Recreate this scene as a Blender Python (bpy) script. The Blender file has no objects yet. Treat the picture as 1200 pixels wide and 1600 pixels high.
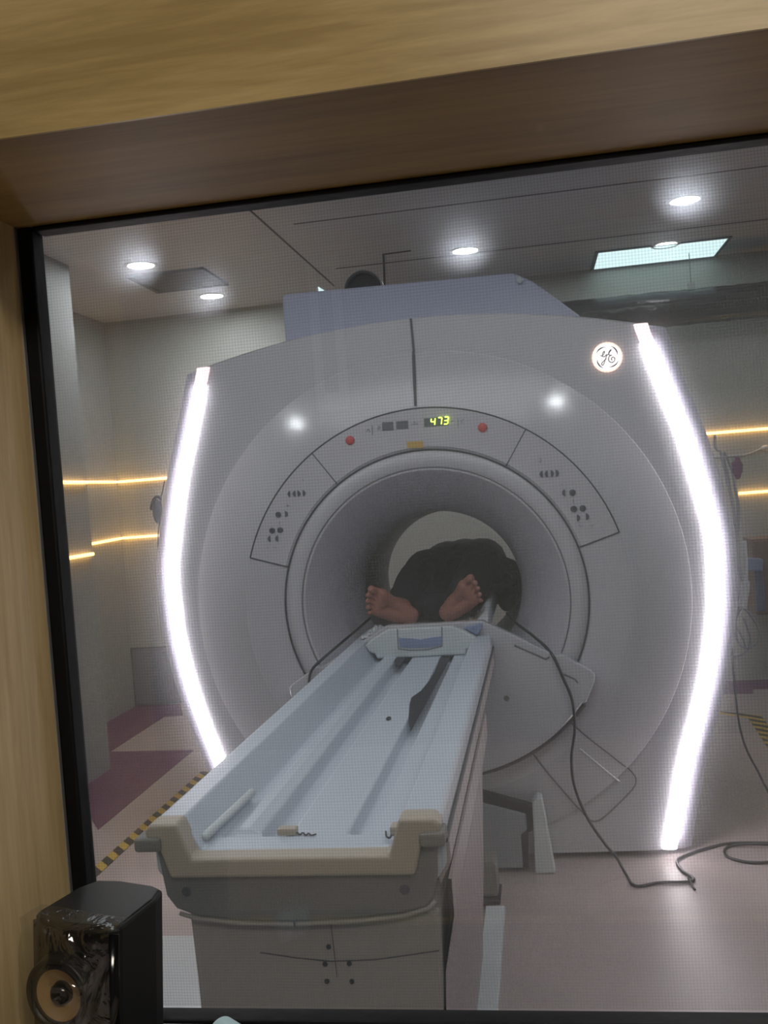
import bpy, bmesh, math, random
from mathutils import Vector, Matrix, noise
random.seed(4)
scene = bpy.context.scene
COL = scene.collection
PI = math.pi
# ------------------------------------------------------------------ camera model
FPX = 1505.82
RM = Matrix(((0.98506439, 0.07258369, 0.15614018),
             (0.15411161, 0.03278971, -0.98750921),
             (-0.07679685, 0.99682318, 0.02111398)))
CAM = Vector((0.41727694, -3.69369266, 1.45))

def ray(px, py):
    return RM @ Vector(((px - 600) / FPX, -(py - 800) / FPX, -1))
def aty(px, py, y):
    r = ray(px, py); return CAM + r * ((y - CAM.y) / r.y)
def atz(px, py, z):
    r = ray(px, py); return CAM + r * ((z - CAM.z) / r.z)
def atx(px, py, x):
    r = ray(px, py); return CAM + r * ((x - CAM.x) / r.x)

cd = bpy.data.cameras.new('camera')
cam = bpy.data.objects.new('camera', cd); COL.objects.link(cam)
cd.sensor_fit = 'VERTICAL'; cd.sensor_height = 32; cd.lens = FPX / 1600 * 32
cd.clip_start = 0.02
cam.matrix_world = Matrix.Translation(CAM) @ RM.to_4x4()
scene.camera = cam

# ------------------------------------------------------------------ materials
def newmat(name):
    m = bpy.data.materials.new(name); m.use_nodes = True
    return m, m.node_tree.nodes, m.node_tree.links, m.node_tree.nodes['Principled BSDF']
def lin(c):
    return tuple((v / 12.92 if v <= .04045 else ((v + .055) / 1.055) ** 2.4) for v in c)
def mat(name, rgb, rough=.5, metal=0, noise_amt=.06, scale=6, bump=0, bscale=40, spec=.5, stretch=None, coat=0):
    """rgb given as sRGB 0..255 surface colour"""
    m, N, L, b = newmat(name)
    c = lin([v / 255 for v in rgb])
    tc = N.new('ShaderNodeTexCoord'); mp = N.new('ShaderNodeMapping')
    L.new(tc.outputs['Object'], mp.inputs[0])
    if stretch: mp.inputs['Scale'].default_value = stretch
    nz = N.new('ShaderNodeTexNoise'); nz.inputs['Scale'].default_value = scale; nz.inputs['Detail'].default_value = 5
    L.new(mp.outputs[0], nz.inputs['Vector'])
    mix = N.new('ShaderNodeMix'); mix.data_type = 'RGBA'
    mix.inputs[6].default_value = (*[v * (1 - noise_amt) for v in c], 1)
    mix.inputs[7].default_value = (*[min(1, v * (1 + noise_amt)) for v in c], 1)
    L.new(nz.outputs['Fac'], mix.inputs[0]); L.new(mix.outputs[2], b.inputs['Base Color'])
    b.inputs['Roughness'].default_value = rough; b.inputs['Metallic'].default_value = metal
    b.inputs['Specular IOR Level'].default_value = spec
    b.inputs['Coat Weight'].default_value = coat; b.inputs['Coat Roughness'].default_value = .1
    if bump:
        n2 = N.new('ShaderNodeTexNoise'); n2.inputs['Scale'].default_value = bscale; n2.inputs['Detail'].default_value = 3
        L.new(mp.outputs[0], n2.inputs['Vector'])
        bp = N.new('ShaderNodeBump'); bp.inputs['Strength'].default_value = bump; bp.inputs['Distance'].default_value = .01
        L.new(n2.outputs['Fac'], bp.inputs['Height']); L.new(bp.outputs[0], b.inputs['Normal'])
    return m
def emit(name, rgb, strength):
    m, N, L, b = newmat(name)
    b.inputs['Base Color'].default_value = (.8, .8, .8, 1)
    b.inputs['Emission Color'].default_value = (*rgb, 1); b.inputs['Emission Strength'].default_value = strength
    return m
def wood(name, dark, light, axis, rough=.35):
    m, N, L, b = newmat(name)
    tc = N.new('ShaderNodeTexCoord'); mp = N.new('ShaderNodeMapping')
    L.new(tc.outputs['Object'], mp.inputs[0])
    s = [9, 9, 9]; s[axis] = .7
    mp.inputs['Scale'].default_value = s
    n1 = N.new('ShaderNodeTexNoise'); n1.inputs['Scale'].default_value = 7; n1.inputs['Detail'].default_value = 8; n1.inputs['Roughness'].default_value = .65; n1.inputs['Distortion'].default_value = .3
    L.new(mp.outputs[0], n1.inputs['Vector'])
    n2 = N.new('ShaderNodeTexNoise'); n2.inputs['Scale'].default_value = 1.1; n2.inputs['Detail'].default_value = 3
    L.new(mp.outputs[0], n2.inputs['Vector'])
    ad = N.new('ShaderNodeMath'); ad.operation = 'ADD'
    L.new(n1.outputs['Fac'], ad.inputs[0]); L.new(n2.outputs['Fac'], ad.inputs[1])
    rp = N.new('ShaderNodeValToRGB')
    rp.color_ramp.elements[0].position = .72; rp.color_ramp.elements[0].color = (*lin([v / 255 for v in dark]), 1)
    rp.color_ramp.elements[1].position = 1.25; rp.color_ramp.elements[1].color = (*lin([v / 255 for v in light]), 1)
    dv = N.new('ShaderNodeMath'); dv.operation = 'MULTIPLY'; dv.inputs[1].default_value = 1.0
    L.new(ad.outputs[0], dv.inputs[0])
    e = rp.color_ramp.elements; e[0].position = .35; e[1].position = .62
    dv.inputs[1].default_value = .5
    L.new(dv.outputs[0], rp.inputs[0]); L.new(rp.outputs[0], b.inputs['Base Color'])
    b.inputs['Roughness'].default_value = rough; b.inputs['Specular IOR Level'].default_value = .3
    bp = N.new('ShaderNodeBump'); bp.inputs['Strength'].default_value = .06; bp.inputs['Distance'].default_value = .003
    L.new(n1.outputs['Fac'], bp.inputs['Height']); L.new(bp.outputs[0], b.inputs['Normal'])
    return m

M = {}
M['cover'] = mat('scanner_cover', (190, 189, 196), .17, noise_amt=.02, coat=.15)
M['cover_side'] = mat('scanner_side_cover', (190, 188, 206), .4, noise_amt=.03)
M['panel'] = mat('control_panel_plastic', (190, 187, 194), .35, noise_amt=.02)
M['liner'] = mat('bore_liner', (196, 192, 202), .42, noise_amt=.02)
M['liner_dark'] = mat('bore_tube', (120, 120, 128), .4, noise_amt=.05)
M['magnet'] = mat('magnet_top_paint', (184, 190, 214), .5, noise_amt=.03)
M['seam'] = mat('seam_gasket', (62, 62, 68), .6)
M['seam_soft'] = mat('seam_shadow_gap', (112, 110, 114), .6)
M['red'] = mat('red_plastic', (200, 70, 74), .4)
M['btn'] = mat('grey_button', (76, 78, 88), .45)
M['btn_soft'] = mat('faint_printed_symbol', (130, 130, 138), .5)
M['lcd'] = mat('unlit_display', (96, 100, 108), .3)
M['digits'] = emit('green_digits', (.62, 1.0, .03), 2.6)
M['yellow'] = mat('yellow_label', (196, 160, 80), .5)
M['strip'] = emit('light_strip', (1.0, .93, .95), 6)
M['strip_end'] = emit('light_strip_end', (1.0, .70, .72), .75)
M['logo_lit'] = emit('lit_logo_disc', (1.0, .93, .92), .85)
M['logo_rim'] = emit('lit_logo_rim', (1.0, .60, .46), .8)
M['logo_ink'] = mat('logo_ink', (60, 40, 52), .6)
M['table'] = mat('table_shell', (184, 192, 204), .42, noise_amt=.03)
M['table_side'] = mat('table_side', (166, 152, 154), .45, noise_amt=.03)
M['beige'] = mat('beige_end_cap', (168, 158, 144), .5, noise_amt=.03)
M['bumper'] = mat('grey_bumper', (118, 116, 112), .6)
M['recess'] = mat('dark_grey_front', (112, 112, 112), .55)
M['pedestal'] = mat('pedestal_paint', (158, 152, 150), .5, noise_amt=.03)
M['white'] = mat('white_plastic', (196, 202, 206), .4)
M['bluegrey'] = mat('blue_grey_plastic', (128, 142, 176), .4)
M['blue_column'] = mat('blue_column_paint', (92, 100, 132), .5)
M['dark'] = mat('dark_rubber', (34, 36, 44), .6)
M['black'] = mat('black_plastic', (14, 15, 18), .35)
M['blackfilm'] = mat('black_plastic_film', (9, 9, 12), .55, bump=.4, bscale=14, spec=.2)
M['spk'] = mat('speaker_black', (16, 19, 23), .42)
M['spk_gloss'] = mat('speaker_gloss_black', (12, 12, 15), .12)
M['spk_side'] = mat('speaker_side_black', (6, 6, 8), .6)
M['cone'] = mat('golden_cone', (176, 146, 104), .35, metal=.3)
M['skin'] = mat('skin', (160, 108, 96), .6, noise_amt=.12, scale=30)
M['trouser'] = mat('dark_cloth', (24, 29, 36), .85, noise_amt=.3, scale=14, bump=.6, bscale=25)
M['jacket'] = mat('dark_jacket_cloth', (18, 21, 27), .85, noise_amt=.3, scale=12, bump=.6, bscale=20)
M['hair'] = mat('black_hair', (18, 16, 16), .5, bump=.5, bscale=90)
M['cushion'] = mat('white_cushion', (206, 210, 216), .6, bump=.3, bscale=18)
M['crinkle'] = mat('crinkled_cover', (170, 156, 132), .35, bump=1, bscale=40, noise_amt=.3, scale=40)
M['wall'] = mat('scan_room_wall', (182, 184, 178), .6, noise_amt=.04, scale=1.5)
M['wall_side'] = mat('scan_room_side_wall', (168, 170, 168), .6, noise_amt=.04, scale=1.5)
M['ceil'] = mat('ceiling_panel', (196, 200, 206), .45, noise_amt=.10, scale=3, stretch=(.5, 6, 1))
M['floor'] = mat('vinyl_floor', (172, 160, 158), .42, noise_amt=.05, scale=4, bump=.05, bscale=120)
M['purple'] = mat('purple_vinyl', (104, 62, 96), .4, noise_amt=.05)
M['ctl_wall'] = mat('control_room_paint', (112, 108, 104), .7)
M['ctl_floor'] = mat('control_room_floor', (84, 80, 78), .6)
M['downlight'] = emit('downlight', (.92, .97, 1.0), 60)
M['ringmetal'] = mat('lamp_ring', (210, 212, 214), .35)
M['panellight'] = emit('panel_light', (.72, .98, 1.0), .58)
M['fill_panel'] = emit('added_fill_panel', (.92, .98, 1.0), .95)  # emission of the added fill panel
M['ctl_lamp'] = emit('control_room_lamp', (1.0, .93, .80), 13)
M['orange'] = emit('orange_led', (1.0, .52, .13), 3.2)
M['duct'] = mat('plastic_wrapped_duct', (14, 16, 24), .25, bump=.9, bscale=16, noise_amt=.4, scale=8, spec=.25)
M['pipe'] = mat('dark_pipe', (70, 70, 70), .6)
M['vent'] = mat('vent_grey', (110, 112, 114), .6)
M['brown'] = mat('brown_board', (120, 98, 88), .6)
M['pink'] = mat('pink_cloth', (140, 92, 128), .8)
M['cable'] = mat('black_cable', (34, 36, 42), .45)
M['greycable'] = mat('grey_tubing', (150, 154, 164), .4)
M['hose'] = mat('white_hose', (204, 206, 210), .4)
M['metal'] = mat('metal_trim', (170, 172, 172), .35, metal=.7)
M['panelgrey'] = mat('grey_access_panel', (140, 144, 152), .55)
M['papercup'] = mat('pale_blue_tape', (176, 204, 214), .5)
M['darkhole'] = mat('dark_core', (60, 54, 50), .7)
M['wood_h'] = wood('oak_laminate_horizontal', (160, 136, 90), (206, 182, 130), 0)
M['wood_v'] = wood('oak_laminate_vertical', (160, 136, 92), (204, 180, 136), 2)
M['wood_shade'] = wood('oak_laminate_painted_shade', (118, 92, 50), (152, 124, 72), 0, .5)  # same oak laminate, with the soffit's shade painted in as darker colour
M['film'] = None

# caution tape stripes (object coordinates)
def tape_mat():
    m, N, L, b = newmat('caution_stripes')
    tc = N.new('ShaderNodeTexCoord'); sp = N.new('ShaderNodeSeparateXYZ'); L.new(tc.outputs['Object'], sp.inputs[0])
    a = N.new('ShaderNodeMath'); a.operation = 'ADD'; L.new(sp.outputs[0], a.inputs[0]); L.new(sp.outputs[1], a.inputs[1])
    f = N.new('ShaderNodeMath'); f.operation = 'MODULO'; L.new(a.outputs[0], f.inputs[0]); f.inputs[1].default_value = .11
    ab = N.new('ShaderNodeMath'); ab.operation = 'ABSOLUTE'; L.new(f.outputs[0], ab.inputs[0])
    g = N.new('ShaderNodeMath'); g.operation = 'GREATER_THAN'; L.new(ab.outputs[0], g.inputs[0]); g.inputs[1].default_value = .055
    mix = N.new('ShaderNodeMix'); mix.data_type = 'RGBA'
    mix.inputs[6].default_value = (*lin((.74, .62, .26)), 1); mix.inputs[7].default_value = (*lin((.16, .15, .17)), 1)
    L.new(g.outputs[0], mix.inputs[0]); L.new(mix.outputs[2], b.inputs['Base Color']); b.inputs['Roughness'].default_value = .45
    return m
M['tape'] = tape_mat()

# window glass: clear pane with a weak reflection and a thin scattering film
def glass_mat():
    m, N, L, b = newmat('window_glass')
    N.remove(b); out = N['Material Output']
    tr = N.new('ShaderNodeBsdfTransparent'); gl = N.new('ShaderNodeBsdfGlossy'); gl.inputs['Roughness'].default_value = .01
    lw = N.new('ShaderNodeLayerWeight'); lw.inputs['Blend'].default_value = .35
    mx = N.new('ShaderNodeMath'); mx.operation = 'MULTIPLY_ADD'; mx.inputs[1].default_value = .5; mx.inputs[2].default_value = .035
    L.new(lw.outputs['Fresnel'], mx.inputs[0])
    mx.inputs[1].default_value = .25
    ms = N.new('ShaderNodeMixShader'); L.new(mx.outputs[0], ms.inputs[0]); L.new(tr.outputs[0], ms.inputs[1]); L.new(gl.outputs[0], ms.inputs[2])
    L.new(ms.outputs[0], out.inputs[0])
    return m
def mesh_mat():
    m, N, L, b = newmat('fine_wire_mesh')
    out = N['Material Output']
    tc = N.new('ShaderNodeTexCoord'); sp = N.new('ShaderNodeSeparateXYZ')
    nz = N.new('ShaderNodeTexNoise'); nz.inputs['Scale'].default_value = 5; nz.inputs['Detail'].default_value = 2
    L.new(tc.outputs['Object'], nz.inputs['Vector'])
    vm = N.new('ShaderNodeVectorMath'); vm.operation = 'MULTIPLY_ADD'
    vm.inputs[1].default_value = (.006, .006, .006); L.new(nz.outputs['Color'], vm.inputs[0]); L.new(tc.outputs['Object'], vm.inputs[2])
    L.new(vm.outputs[0], sp.inputs[0])
    terms = []
    for i in (0, 2):
        mu = N.new('ShaderNodeMath'); mu.operation = 'MULTIPLY'; mu.inputs[1].default_value = 2 * PI / .0036
        L.new(sp.outputs[i], mu.inputs[0])
        si = N.new('ShaderNodeMath'); si.operation = 'SINE'; L.new(mu.outputs[0], si.inputs[0])
        mr = N.new('ShaderNodeMapRange'); mr.inputs[1].default_value = -.2; mr.inputs[2].default_value = 1; mr.inputs[3].default_value = 0; mr.inputs[4].default_value = .10
        L.new(si.outputs[0], mr.inputs[0]); terms.append(mr)
    ad = N.new('ShaderNodeMath'); ad.operation = 'ADD'; L.new(terms[0].outputs[0], ad.inputs[0]); L.new(terms[1].outputs[0], ad.inputs[1])
    a2 = N.new('ShaderNodeMath'); a2.operation = 'ADD'; a2.inputs[1].default_value = .15; L.new(ad.outputs[0], a2.inputs[0])
    tr = N.new('ShaderNodeBsdfTransparent')
    b.inputs['Base Color'].default_value = (.24, .28, .30, 1); b.inputs['Roughness'].default_value = .5
    b.inputs['Metallic'].default_value = .3
    # a soft forward-scattering share: dust and film on the pane spread the bright strips
    rf = N.new('ShaderNodeBsdfRefraction'); rf.inputs['IOR'].default_value = 1.025; rf.inputs['Roughness'].default_value = .95
    rf.inputs['Color'].default_value = (.9, .92, 1, 1)
    m1 = N.new('ShaderNodeMixShader'); m1.inputs[0].default_value = .07
    L.new(tr.outputs[0], m1.inputs[1]); L.new(rf.outputs[0], m1.inputs[2])
    m2 = N.new('ShaderNodeMixShader'); L.new(a2.outputs[0], m2.inputs[0]); L.new(m1.outputs[0], m2.inputs[1]); L.new(b.outputs[0], m2.inputs[2])
    L.new(m2.outputs[0], out.inputs[0])
    return m
def film_mat():
    m, N, L, b = newmat('clear_plastic_wrap')
    out = N['Material Output']
    tr = N.new('ShaderNodeBsdfTransparent'); tr.inputs[0].default_value = (.82, .82, .80, 1)
    nz = N.new('ShaderNodeTexNoise'); nz.inputs['Scale'].default_value = 22; nz.inputs['Detail'].default_value = 3; nz.inputs['Distortion'].default_value = 1.5
    tc = N.new('ShaderNodeTexCoord'); L.new(tc.outputs['Object'], nz.inputs['Vector'])
    bp = N.new('ShaderNodeBump'); bp.inputs['Strength'].default_value = 1; bp.inputs['Distance'].default_value = .01; L.new(nz.outputs['Fac'], bp.inputs['Height'])
    gl = N.new('ShaderNodeBsdfGlossy'); gl.inputs['Roughness'].default_value = .12; L.new(bp.outputs[0], gl.inputs['Normal'])
    ms = N.new('ShaderNodeMixShader'); ms.inputs[0].default_value = .14
    L.new(tr.outputs[0], ms.inputs[1]); L.new(gl.outputs[0], ms.inputs[2]); L.new(ms.outputs[0], out.inputs[0])
    return m
M['glass'] = glass_mat(); M['mesh'] = mesh_mat(); M['film'] = film_mat()

# ------------------------------------------------------------------ object helpers
def link(name, me, parent=None):
    o = bpy.data.objects.new(name, me); COL.objects.link(o)
    if parent: o.parent = parent
    return o
def obj(name, bm, m, parent=None, smooth=False, bevel=0, seg=2):
    me = bpy.data.meshes.new(name)
    bmesh.ops.recalc_face_normals(bm, faces=bm.faces)
    bm.to_mesh(me); bm.free()
    if m: me.materials.append(M[m] if isinstance(m, str) else m)
    o = link(name, me, parent)
    if smooth:
        for p in me.polygons: p.use_smooth = True
    if bevel:
        b = o.modifiers.new('bevel', 'BEVEL'); b.width = bevel; b.segments = seg; b.limit_method = 'ANGLE'; b.angle_limit = .6
    return o
def tag(o, label=None, cat=None, group=None, kind=None):
    if label: o['label'] = label
    if cat: o['category'] = cat
    if group: o['group'] = group
    if kind: o['kind'] = kind
    return o
def empty(name, loc=(0, 0, 0)):
    o = bpy.data.objects.new(name, None); COL.objects.link(o); o.location = loc; o.empty_display_size = .1
    return o
def struct(o): o['kind'] = 'structure'; return o
def child(o, root):
    """parent keeping world coordinates when root only has a location"""
    o.parent = root; o.matrix_parent_inverse = Matrix.Translation(-Vector(root.location)); return o

def add_box(bm, x0, x1, y0, y1, z0, z1):
    vs = [bm.verts.new((x, y, z)) for x in (x0, x1) for y in (y0, y1) for z in (z0, z1)]
    for f in ((0, 1, 3, 2), (4, 6, 7, 5), (0, 4, 5, 1), (2, 3, 7, 6), (0, 2, 6, 4), (1, 5, 7, 3)):
        bm.faces.new([vs[i] for i in f])
    return bm
def box(*a): return add_box(bmesh.new(), *a)
def prism(pts, y0, y1, axis='y', bm=None):
    """extrude 2-D polygon: axis y -> pts are (x,z); axis z -> (x,y); axis x -> (y,z)"""
    bm = bm or bmesh.new()
    def P(p, t):
        return (p[0], t, p[1]) if axis == 'y' else ((p[0], p[1], t) if axis == 'z' else (t, p[0], p[1]))
    a = [bm.verts.new(P(p, y0)) for p in pts]; b = [bm.verts.new(P(p, y1)) for p in pts]
    n = len(pts)
    bm.faces.new(a); bm.faces.new(b[::-1])
    for i in range(n): bm.faces.new((a[i], a[(i + 1) % n], b[(i + 1) % n], b[i]))
    return bm
def frames(path):
    """parallel-transport frames along a path"""
    P = [Vector(p) for p in path]; T = []
    for i in range(len(P)):
        t = P[min(i + 1, len(P) - 1)] - P[max(i - 1, 0)]
        T.append(t.normalized() if t.length > 1e-9 else Vector((0, 0, 1)))
    up = Vector((0, 0, 1)) if abs(T[0].z) < .9 else Vector((1, 0, 0))
    n = T[0].cross(up).normalized(); out = []
    for i, t in enumerate(T):
        n = (n - t * n.dot(t)).normalized(); out.append((P[i], n, t.cross(n)))
    return out
def tube(path, r, n=8, bm=None, caps=True):
    bm = bm or bmesh.new(); rings = []
    fr = frames(path)
    for i, (p, a, b) in enumerate(fr):
        rr = r[i] if isinstance(r, (list, tuple)) else r
        rings.append([bm.verts.new(p + (a * math.cos(2 * PI * k / n) + b * math.sin(2 * PI * k / n)) * rr) for k in range(n)])
    for i in range(len(rings) - 1):
        for k in range(n):
            bm.faces.new((rings[i][k], rings[i][(k + 1) % n], rings[i + 1][(k + 1) % n], rings[i + 1][k]))
    if caps: bm.faces.new(rings[0][::-1]); bm.faces.new(rings[-1])
    return bm
def smooth_path(pts, sub=8):
    P = [Vector(p) for p in pts]; out = []
    for i in range(len(P) - 1):
        p0 = P[max(i - 1, 0)]; p1 = P[i]; p2 = P[i + 1]; p3 = P[min(i + 2, len(P) - 1)]
        for k in range(sub):
            t = k / sub
            out.append(.5 * ((2 * p1) + (p2 - p0) * t + (2 * p0 - 5 * p1 + 4 * p2 - p3) * t * t + (3 * p1 - p0 - 3 * p2 + p3) * t ** 3))
    out.append(P[-1]); return out
def lathe(prof, c, axis='z', n=48, bm=None, a0=0, a1=2 * PI, caps=False):
    """prof = (radius, height); axis z or y about centre c"""
    bm = bm or bmesh.new(); full = abs(a1 - a0 - 2 * PI) < 1e-6
    cnt = n if full else n + 1; cols = []
    for k in range(cnt):
        a = a0 + (a1 - a0) * k / n; col = []
        for r, h in prof:
            if axis == 'z': v = (c[0] + r * math.cos(a), c[1] + r * math.sin(a), c[2] + h)
            elif axis == 'y': v = (c[0] + r * math.cos(a), c[1] + h, c[2] + r * math.sin(a))
            else: v = (c[0] + h, c[1] + r * math.cos(a), c[2] + r * math.sin(a))
            col.append(bm.verts.new(v))
        cols.append(col)
    for k in range(n):
        A = cols[k]; B = cols[(k + 1) % cnt]
        for i in range(len(prof) - 1):
            bm.faces.new((A[i], B[i], B[i + 1], A[i + 1]))
    bmesh.ops.remove_doubles(bm, verts=bm.verts, dist=1e-5)
    return bm
def disc(c, r, h, axis='y', n=32):
    return lathe([(0, 0), (r, 0), (r, h), (0, h)], c, axis, n)
def grid_loft(rows, bm=None, close=False):
    bm = bm or bmesh.new()
    R = [[bm.verts.new(p) for p in row] for row in rows]
    for i in range(len(R) - 1):
        m = len(R[i])
        for k in range(m if close else m - 1):
            bm.faces.new((R[i][k], R[i][(k + 1) % m], R[i + 1][(k + 1) % m], R[i + 1][k]))
    return bm, R

# ================================================================== ROOM SHELL
CZ = 2.85
struct(obj('floor', box(-3.2, 3.4, -6.9, 3.3, -.1, 0), 'floor'))
fl = bpy.data.objects['floor']
def zpoly(pix, z=0): return [(lambda v: (v.x, v.y))(atz(px, py, z)) for px, py in pix]
for pix in ([(165, 1130), (213, 1103), (282, 1100), (286, 1118), (257, 1120), (169, 1177)],
            [(172, 1175), (303, 1172), (153, 1297), (120, 1240), (168, 1202)],
            [(1128, 1064.5), (1290, 1059), (1290, 1074), (1177, 1077), (1177, 1084), (1128, 1084)]):
    o = obj('floor_inlay', prism(zpoly(pix), .0, .002, 'z'), 'purple', fl); o['label'] = 'purple vinyl inlay in the floor'
struct(obj('ceiling', box(-3.2, 3.4, -2.6, 3.3, CZ, CZ + .1), 'ceil'))
struct(obj('wall_back', box(-3.2, 3.4, 3.07, 3.25, 0, CZ), 'wall'))
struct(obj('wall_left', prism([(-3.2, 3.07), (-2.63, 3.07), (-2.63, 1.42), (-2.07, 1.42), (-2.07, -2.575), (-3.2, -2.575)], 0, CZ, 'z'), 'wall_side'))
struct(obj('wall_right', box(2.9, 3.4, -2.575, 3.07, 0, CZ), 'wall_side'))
# dividing wall with the observation opening
X0, X1, ZB, ZT = -.172, 1.45, .832, 1.798
YW, YF = -2.598, -2.868
bm = bmesh.new()
add_box(bm, -3.2, X0 - .02, YF + .02, -2.575, 0, CZ); add_box(bm, X1 + .02, 3.4, YF + .02, -2.575, 0, CZ)
add_box(bm, X0 - .02, X1 + .02, YF + .02, -2.575, 0, ZB - .02); add_box(bm, X0 - .02, X1 + .02, YF + .02, -2.575, ZT + .02, CZ)
struct(obj('wall_front', bm, 'wall'))
struct(obj('trim_1', box(-1.6, 2.4, YF, YF + .003, ZT, CZ), 'wood_h'))          # oak fascia above the opening
struct(obj('trim_2', box(X0 - .02, X1 + .02, YF + .003, -2.6, ZT, ZT + .02), 'wood_shade'))  # underside of the reveal, its shade painted into the oak
struct(obj('trim_3', box(X0 - .02, X0, YF + .02, -2.6, ZB, ZT), 'wood_v'))     # left reveal
struct(obj('trim_4', box(X1, X1 + .02, YF + .02, -2.6, ZB, ZT), 'wood_v'))
struct(obj('trim_5', box(-1.6, X0, YF, YF + .02, .0, ZT), 'wood_v'))
struct(obj('trim_6', box(X1, 2.4, YF, YF + .02, .0, ZT), 'wood_v'))
struct(obj('trim_7', box(X0, X1, YF, YF + .02, .0, ZB), 'wood_h'))
sill = grid_loft([[(X0 + (X1 - X0) * i / 60, YF - .02 + .28 * j / 16, ZB - .002 + .004 * noise.noise((i * .5, j * .45, 3))) for i in range(61)] for j in range(17)])[0]
o = obj('trim_8', sill, 'blackfilm', smooth=True); struct(o)
sm = o.modifiers.new('thick', 'SOLIDIFY'); sm.thickness = .012
# control room
struct(obj('wall_rear', box(-3.2, 3.4, -7.0, -6.9, 0, CZ), 'ctl_wall'))
struct(obj('wall_control_left', box(-3.3, -3.2, -6.9, -2.86, 0, CZ), 'ctl_wall'))
struct(obj('wall_control_right', box(3.4, 3.5, -6.9, -2.86, 0, CZ), 'ctl_wall'))
struct(obj('ceiling_control', box(-3.2, 3.4, -6.9, -2.86, CZ, CZ + .1), 'ctl_wall'))
# ceiling joint lines
a = atz(405, 344, CZ); b = atz(512, 437, CZ)
struct(obj('trim_9', tube([(a.x, a.y - .6, CZ), (b.x, b.y + .2, CZ)], .006, 6), 'seam_soft'))
for nm, p, q in (('trim_10', (598, 397), (642, 391)), ('trim_11', (599, 397), (601, 446))):
    struct(obj(nm, tube([atz(*p, CZ), atz(*q, CZ)], .007, 6), 'seam'))
for k, yy in enumerate((1.15, 2.2)):
    struct(obj('trim_%d' % (12 + k), tube([(-.7, yy, CZ), (2.9, yy, CZ)], .005, 6), 'seam_soft'))
# thin bright edge between the oak reveal and the black frame
struct(obj('trim_14', box(X0, X0 + .0015, -2.618, -2.612, ZB, ZT), 'metal'))

# ================================================================== WINDOW
win = empty('window_1', (.6, -2.6, ZB)); struct(win)
bm = bmesh.new()
FW, FTp, FB = .019, .0, .006
ys = (-2.612, -2.582)
add_box(bm, X0, X0 + FW, *ys, ZB, ZT); add_box(bm, X1 - FW, X1, *ys, ZB, ZT)
add_box(bm, X0 + FW, X1 - FW, *ys, ZT - FTp - .006, ZT); add_box(bm, X0 + FW, X1 - FW, *ys, ZB, ZB + FB)
child(obj('window_frame', bm, 'blackfilm', bevel=.003), win)
child(obj('glass_pane', box(X0 + FW - .004, X1 - FW, -2.598, -2.592, ZB + .002, ZT - .001), 'glass'), win)
bm = bmesh.new()
vs = [bm.verts.new(p) for p in ((X0 + FW - .004, -2.588, ZB + .01), (X1 - FW, -2.588, ZB + .01), (X1 - FW, -2.588, ZT - .002), (X0 + FW - .004, -2.588, ZT - .002))]
bm.faces.new(vs); child(obj('shielding_mesh', bm, 'mesh'), win)

# ================================================================== CEILING LIGHTS
def downlight(x, y, label, proto=[None]):
    if proto[0] is None:
        r = empty('ceiling_downlight', (x, y, CZ))
        child(obj('lamp_ring', lathe([(.072, .0), (.072, -.006), (.082, -.008), (.098, -.004), (.098, 0)], (x, y, CZ), 'z', 40), 'ringmetal', smooth=True), r)
        child(obj('diffuser', lathe([(0, -.004), (.073, -.004), (.073, -.001), (0, -.001)], (x, y, CZ), 'z', 40), 'downlight'), r)
        proto[0] = r
    else:
        r = proto[0].copy(); COL.objects.link(r); r.location = (x, y, CZ)
        for ch in proto[0].children:
            c = ch.copy(); COL.objects.link(c); c.parent = r
            c.matrix_parent_inverse = ch.matrix_parent_inverse.copy()
    return tag(r, label, 'ceiling light', 'round recessed ceiling downlights')
for (px, py), lb in (((220, 414), 'round lit ceiling downlight, the nearer of the two at the left beside the vent'),
                     ((331, 462), 'round lit ceiling downlight at the left, deeper in the room behind the vent'),
                     ((727, 391), 'round lit ceiling downlight above the middle of the scanner'),
                     ((1040, 382), 'round lit ceiling downlight touching the square light panel at the right'),
                     ((1070, 312), 'round lit ceiling downlight at the top right, nearest the window frame')):
    p = atz(px, py, CZ); downlight(p.x, p.y, lb)
downlight(-1.62, -1.45, 'round lit ceiling downlight high at the left, in front of the scanner')
downlight(1.25, -1.55, 'round lit ceiling downlight high at the right, in front of the scanner')
r = empty('ceiling_light_panel', (-.12, -1.8, CZ))  # unseen panel, added to brighten the scanner front
child(obj('diffuser', box(-1.3, 1.0, -2.45, -1.15, CZ - .006, CZ), 'fill_panel'), r)
bm = bmesh.new()
for a_ in ((-1.32, 1.02, -2.47, -2.45), (-1.32, 1.02, -1.15, -1.13), (-1.32, -1.3, -2.45, -1.15), (1.0, 1.02, -2.45, -1.15)): add_box(bm, *a_, CZ - .01, CZ)
child(obj('panel_frame', bm, 'vent'), r)
tag(r, 'large unseen rectangular fill panel added on the ceiling above the foot half of the patient table', 'ceiling light')
def copy_fix():
    for o in bpy.data.objects:
        if o.name.startswith('ceiling_downlight') and o.name != 'ceiling_downlight':
            for c in o.children: c.matrix_parent_inverse = Matrix.Translation(-Vector(bpy.data.objects['ceiling_downlight'].location))
copy_fix()
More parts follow.
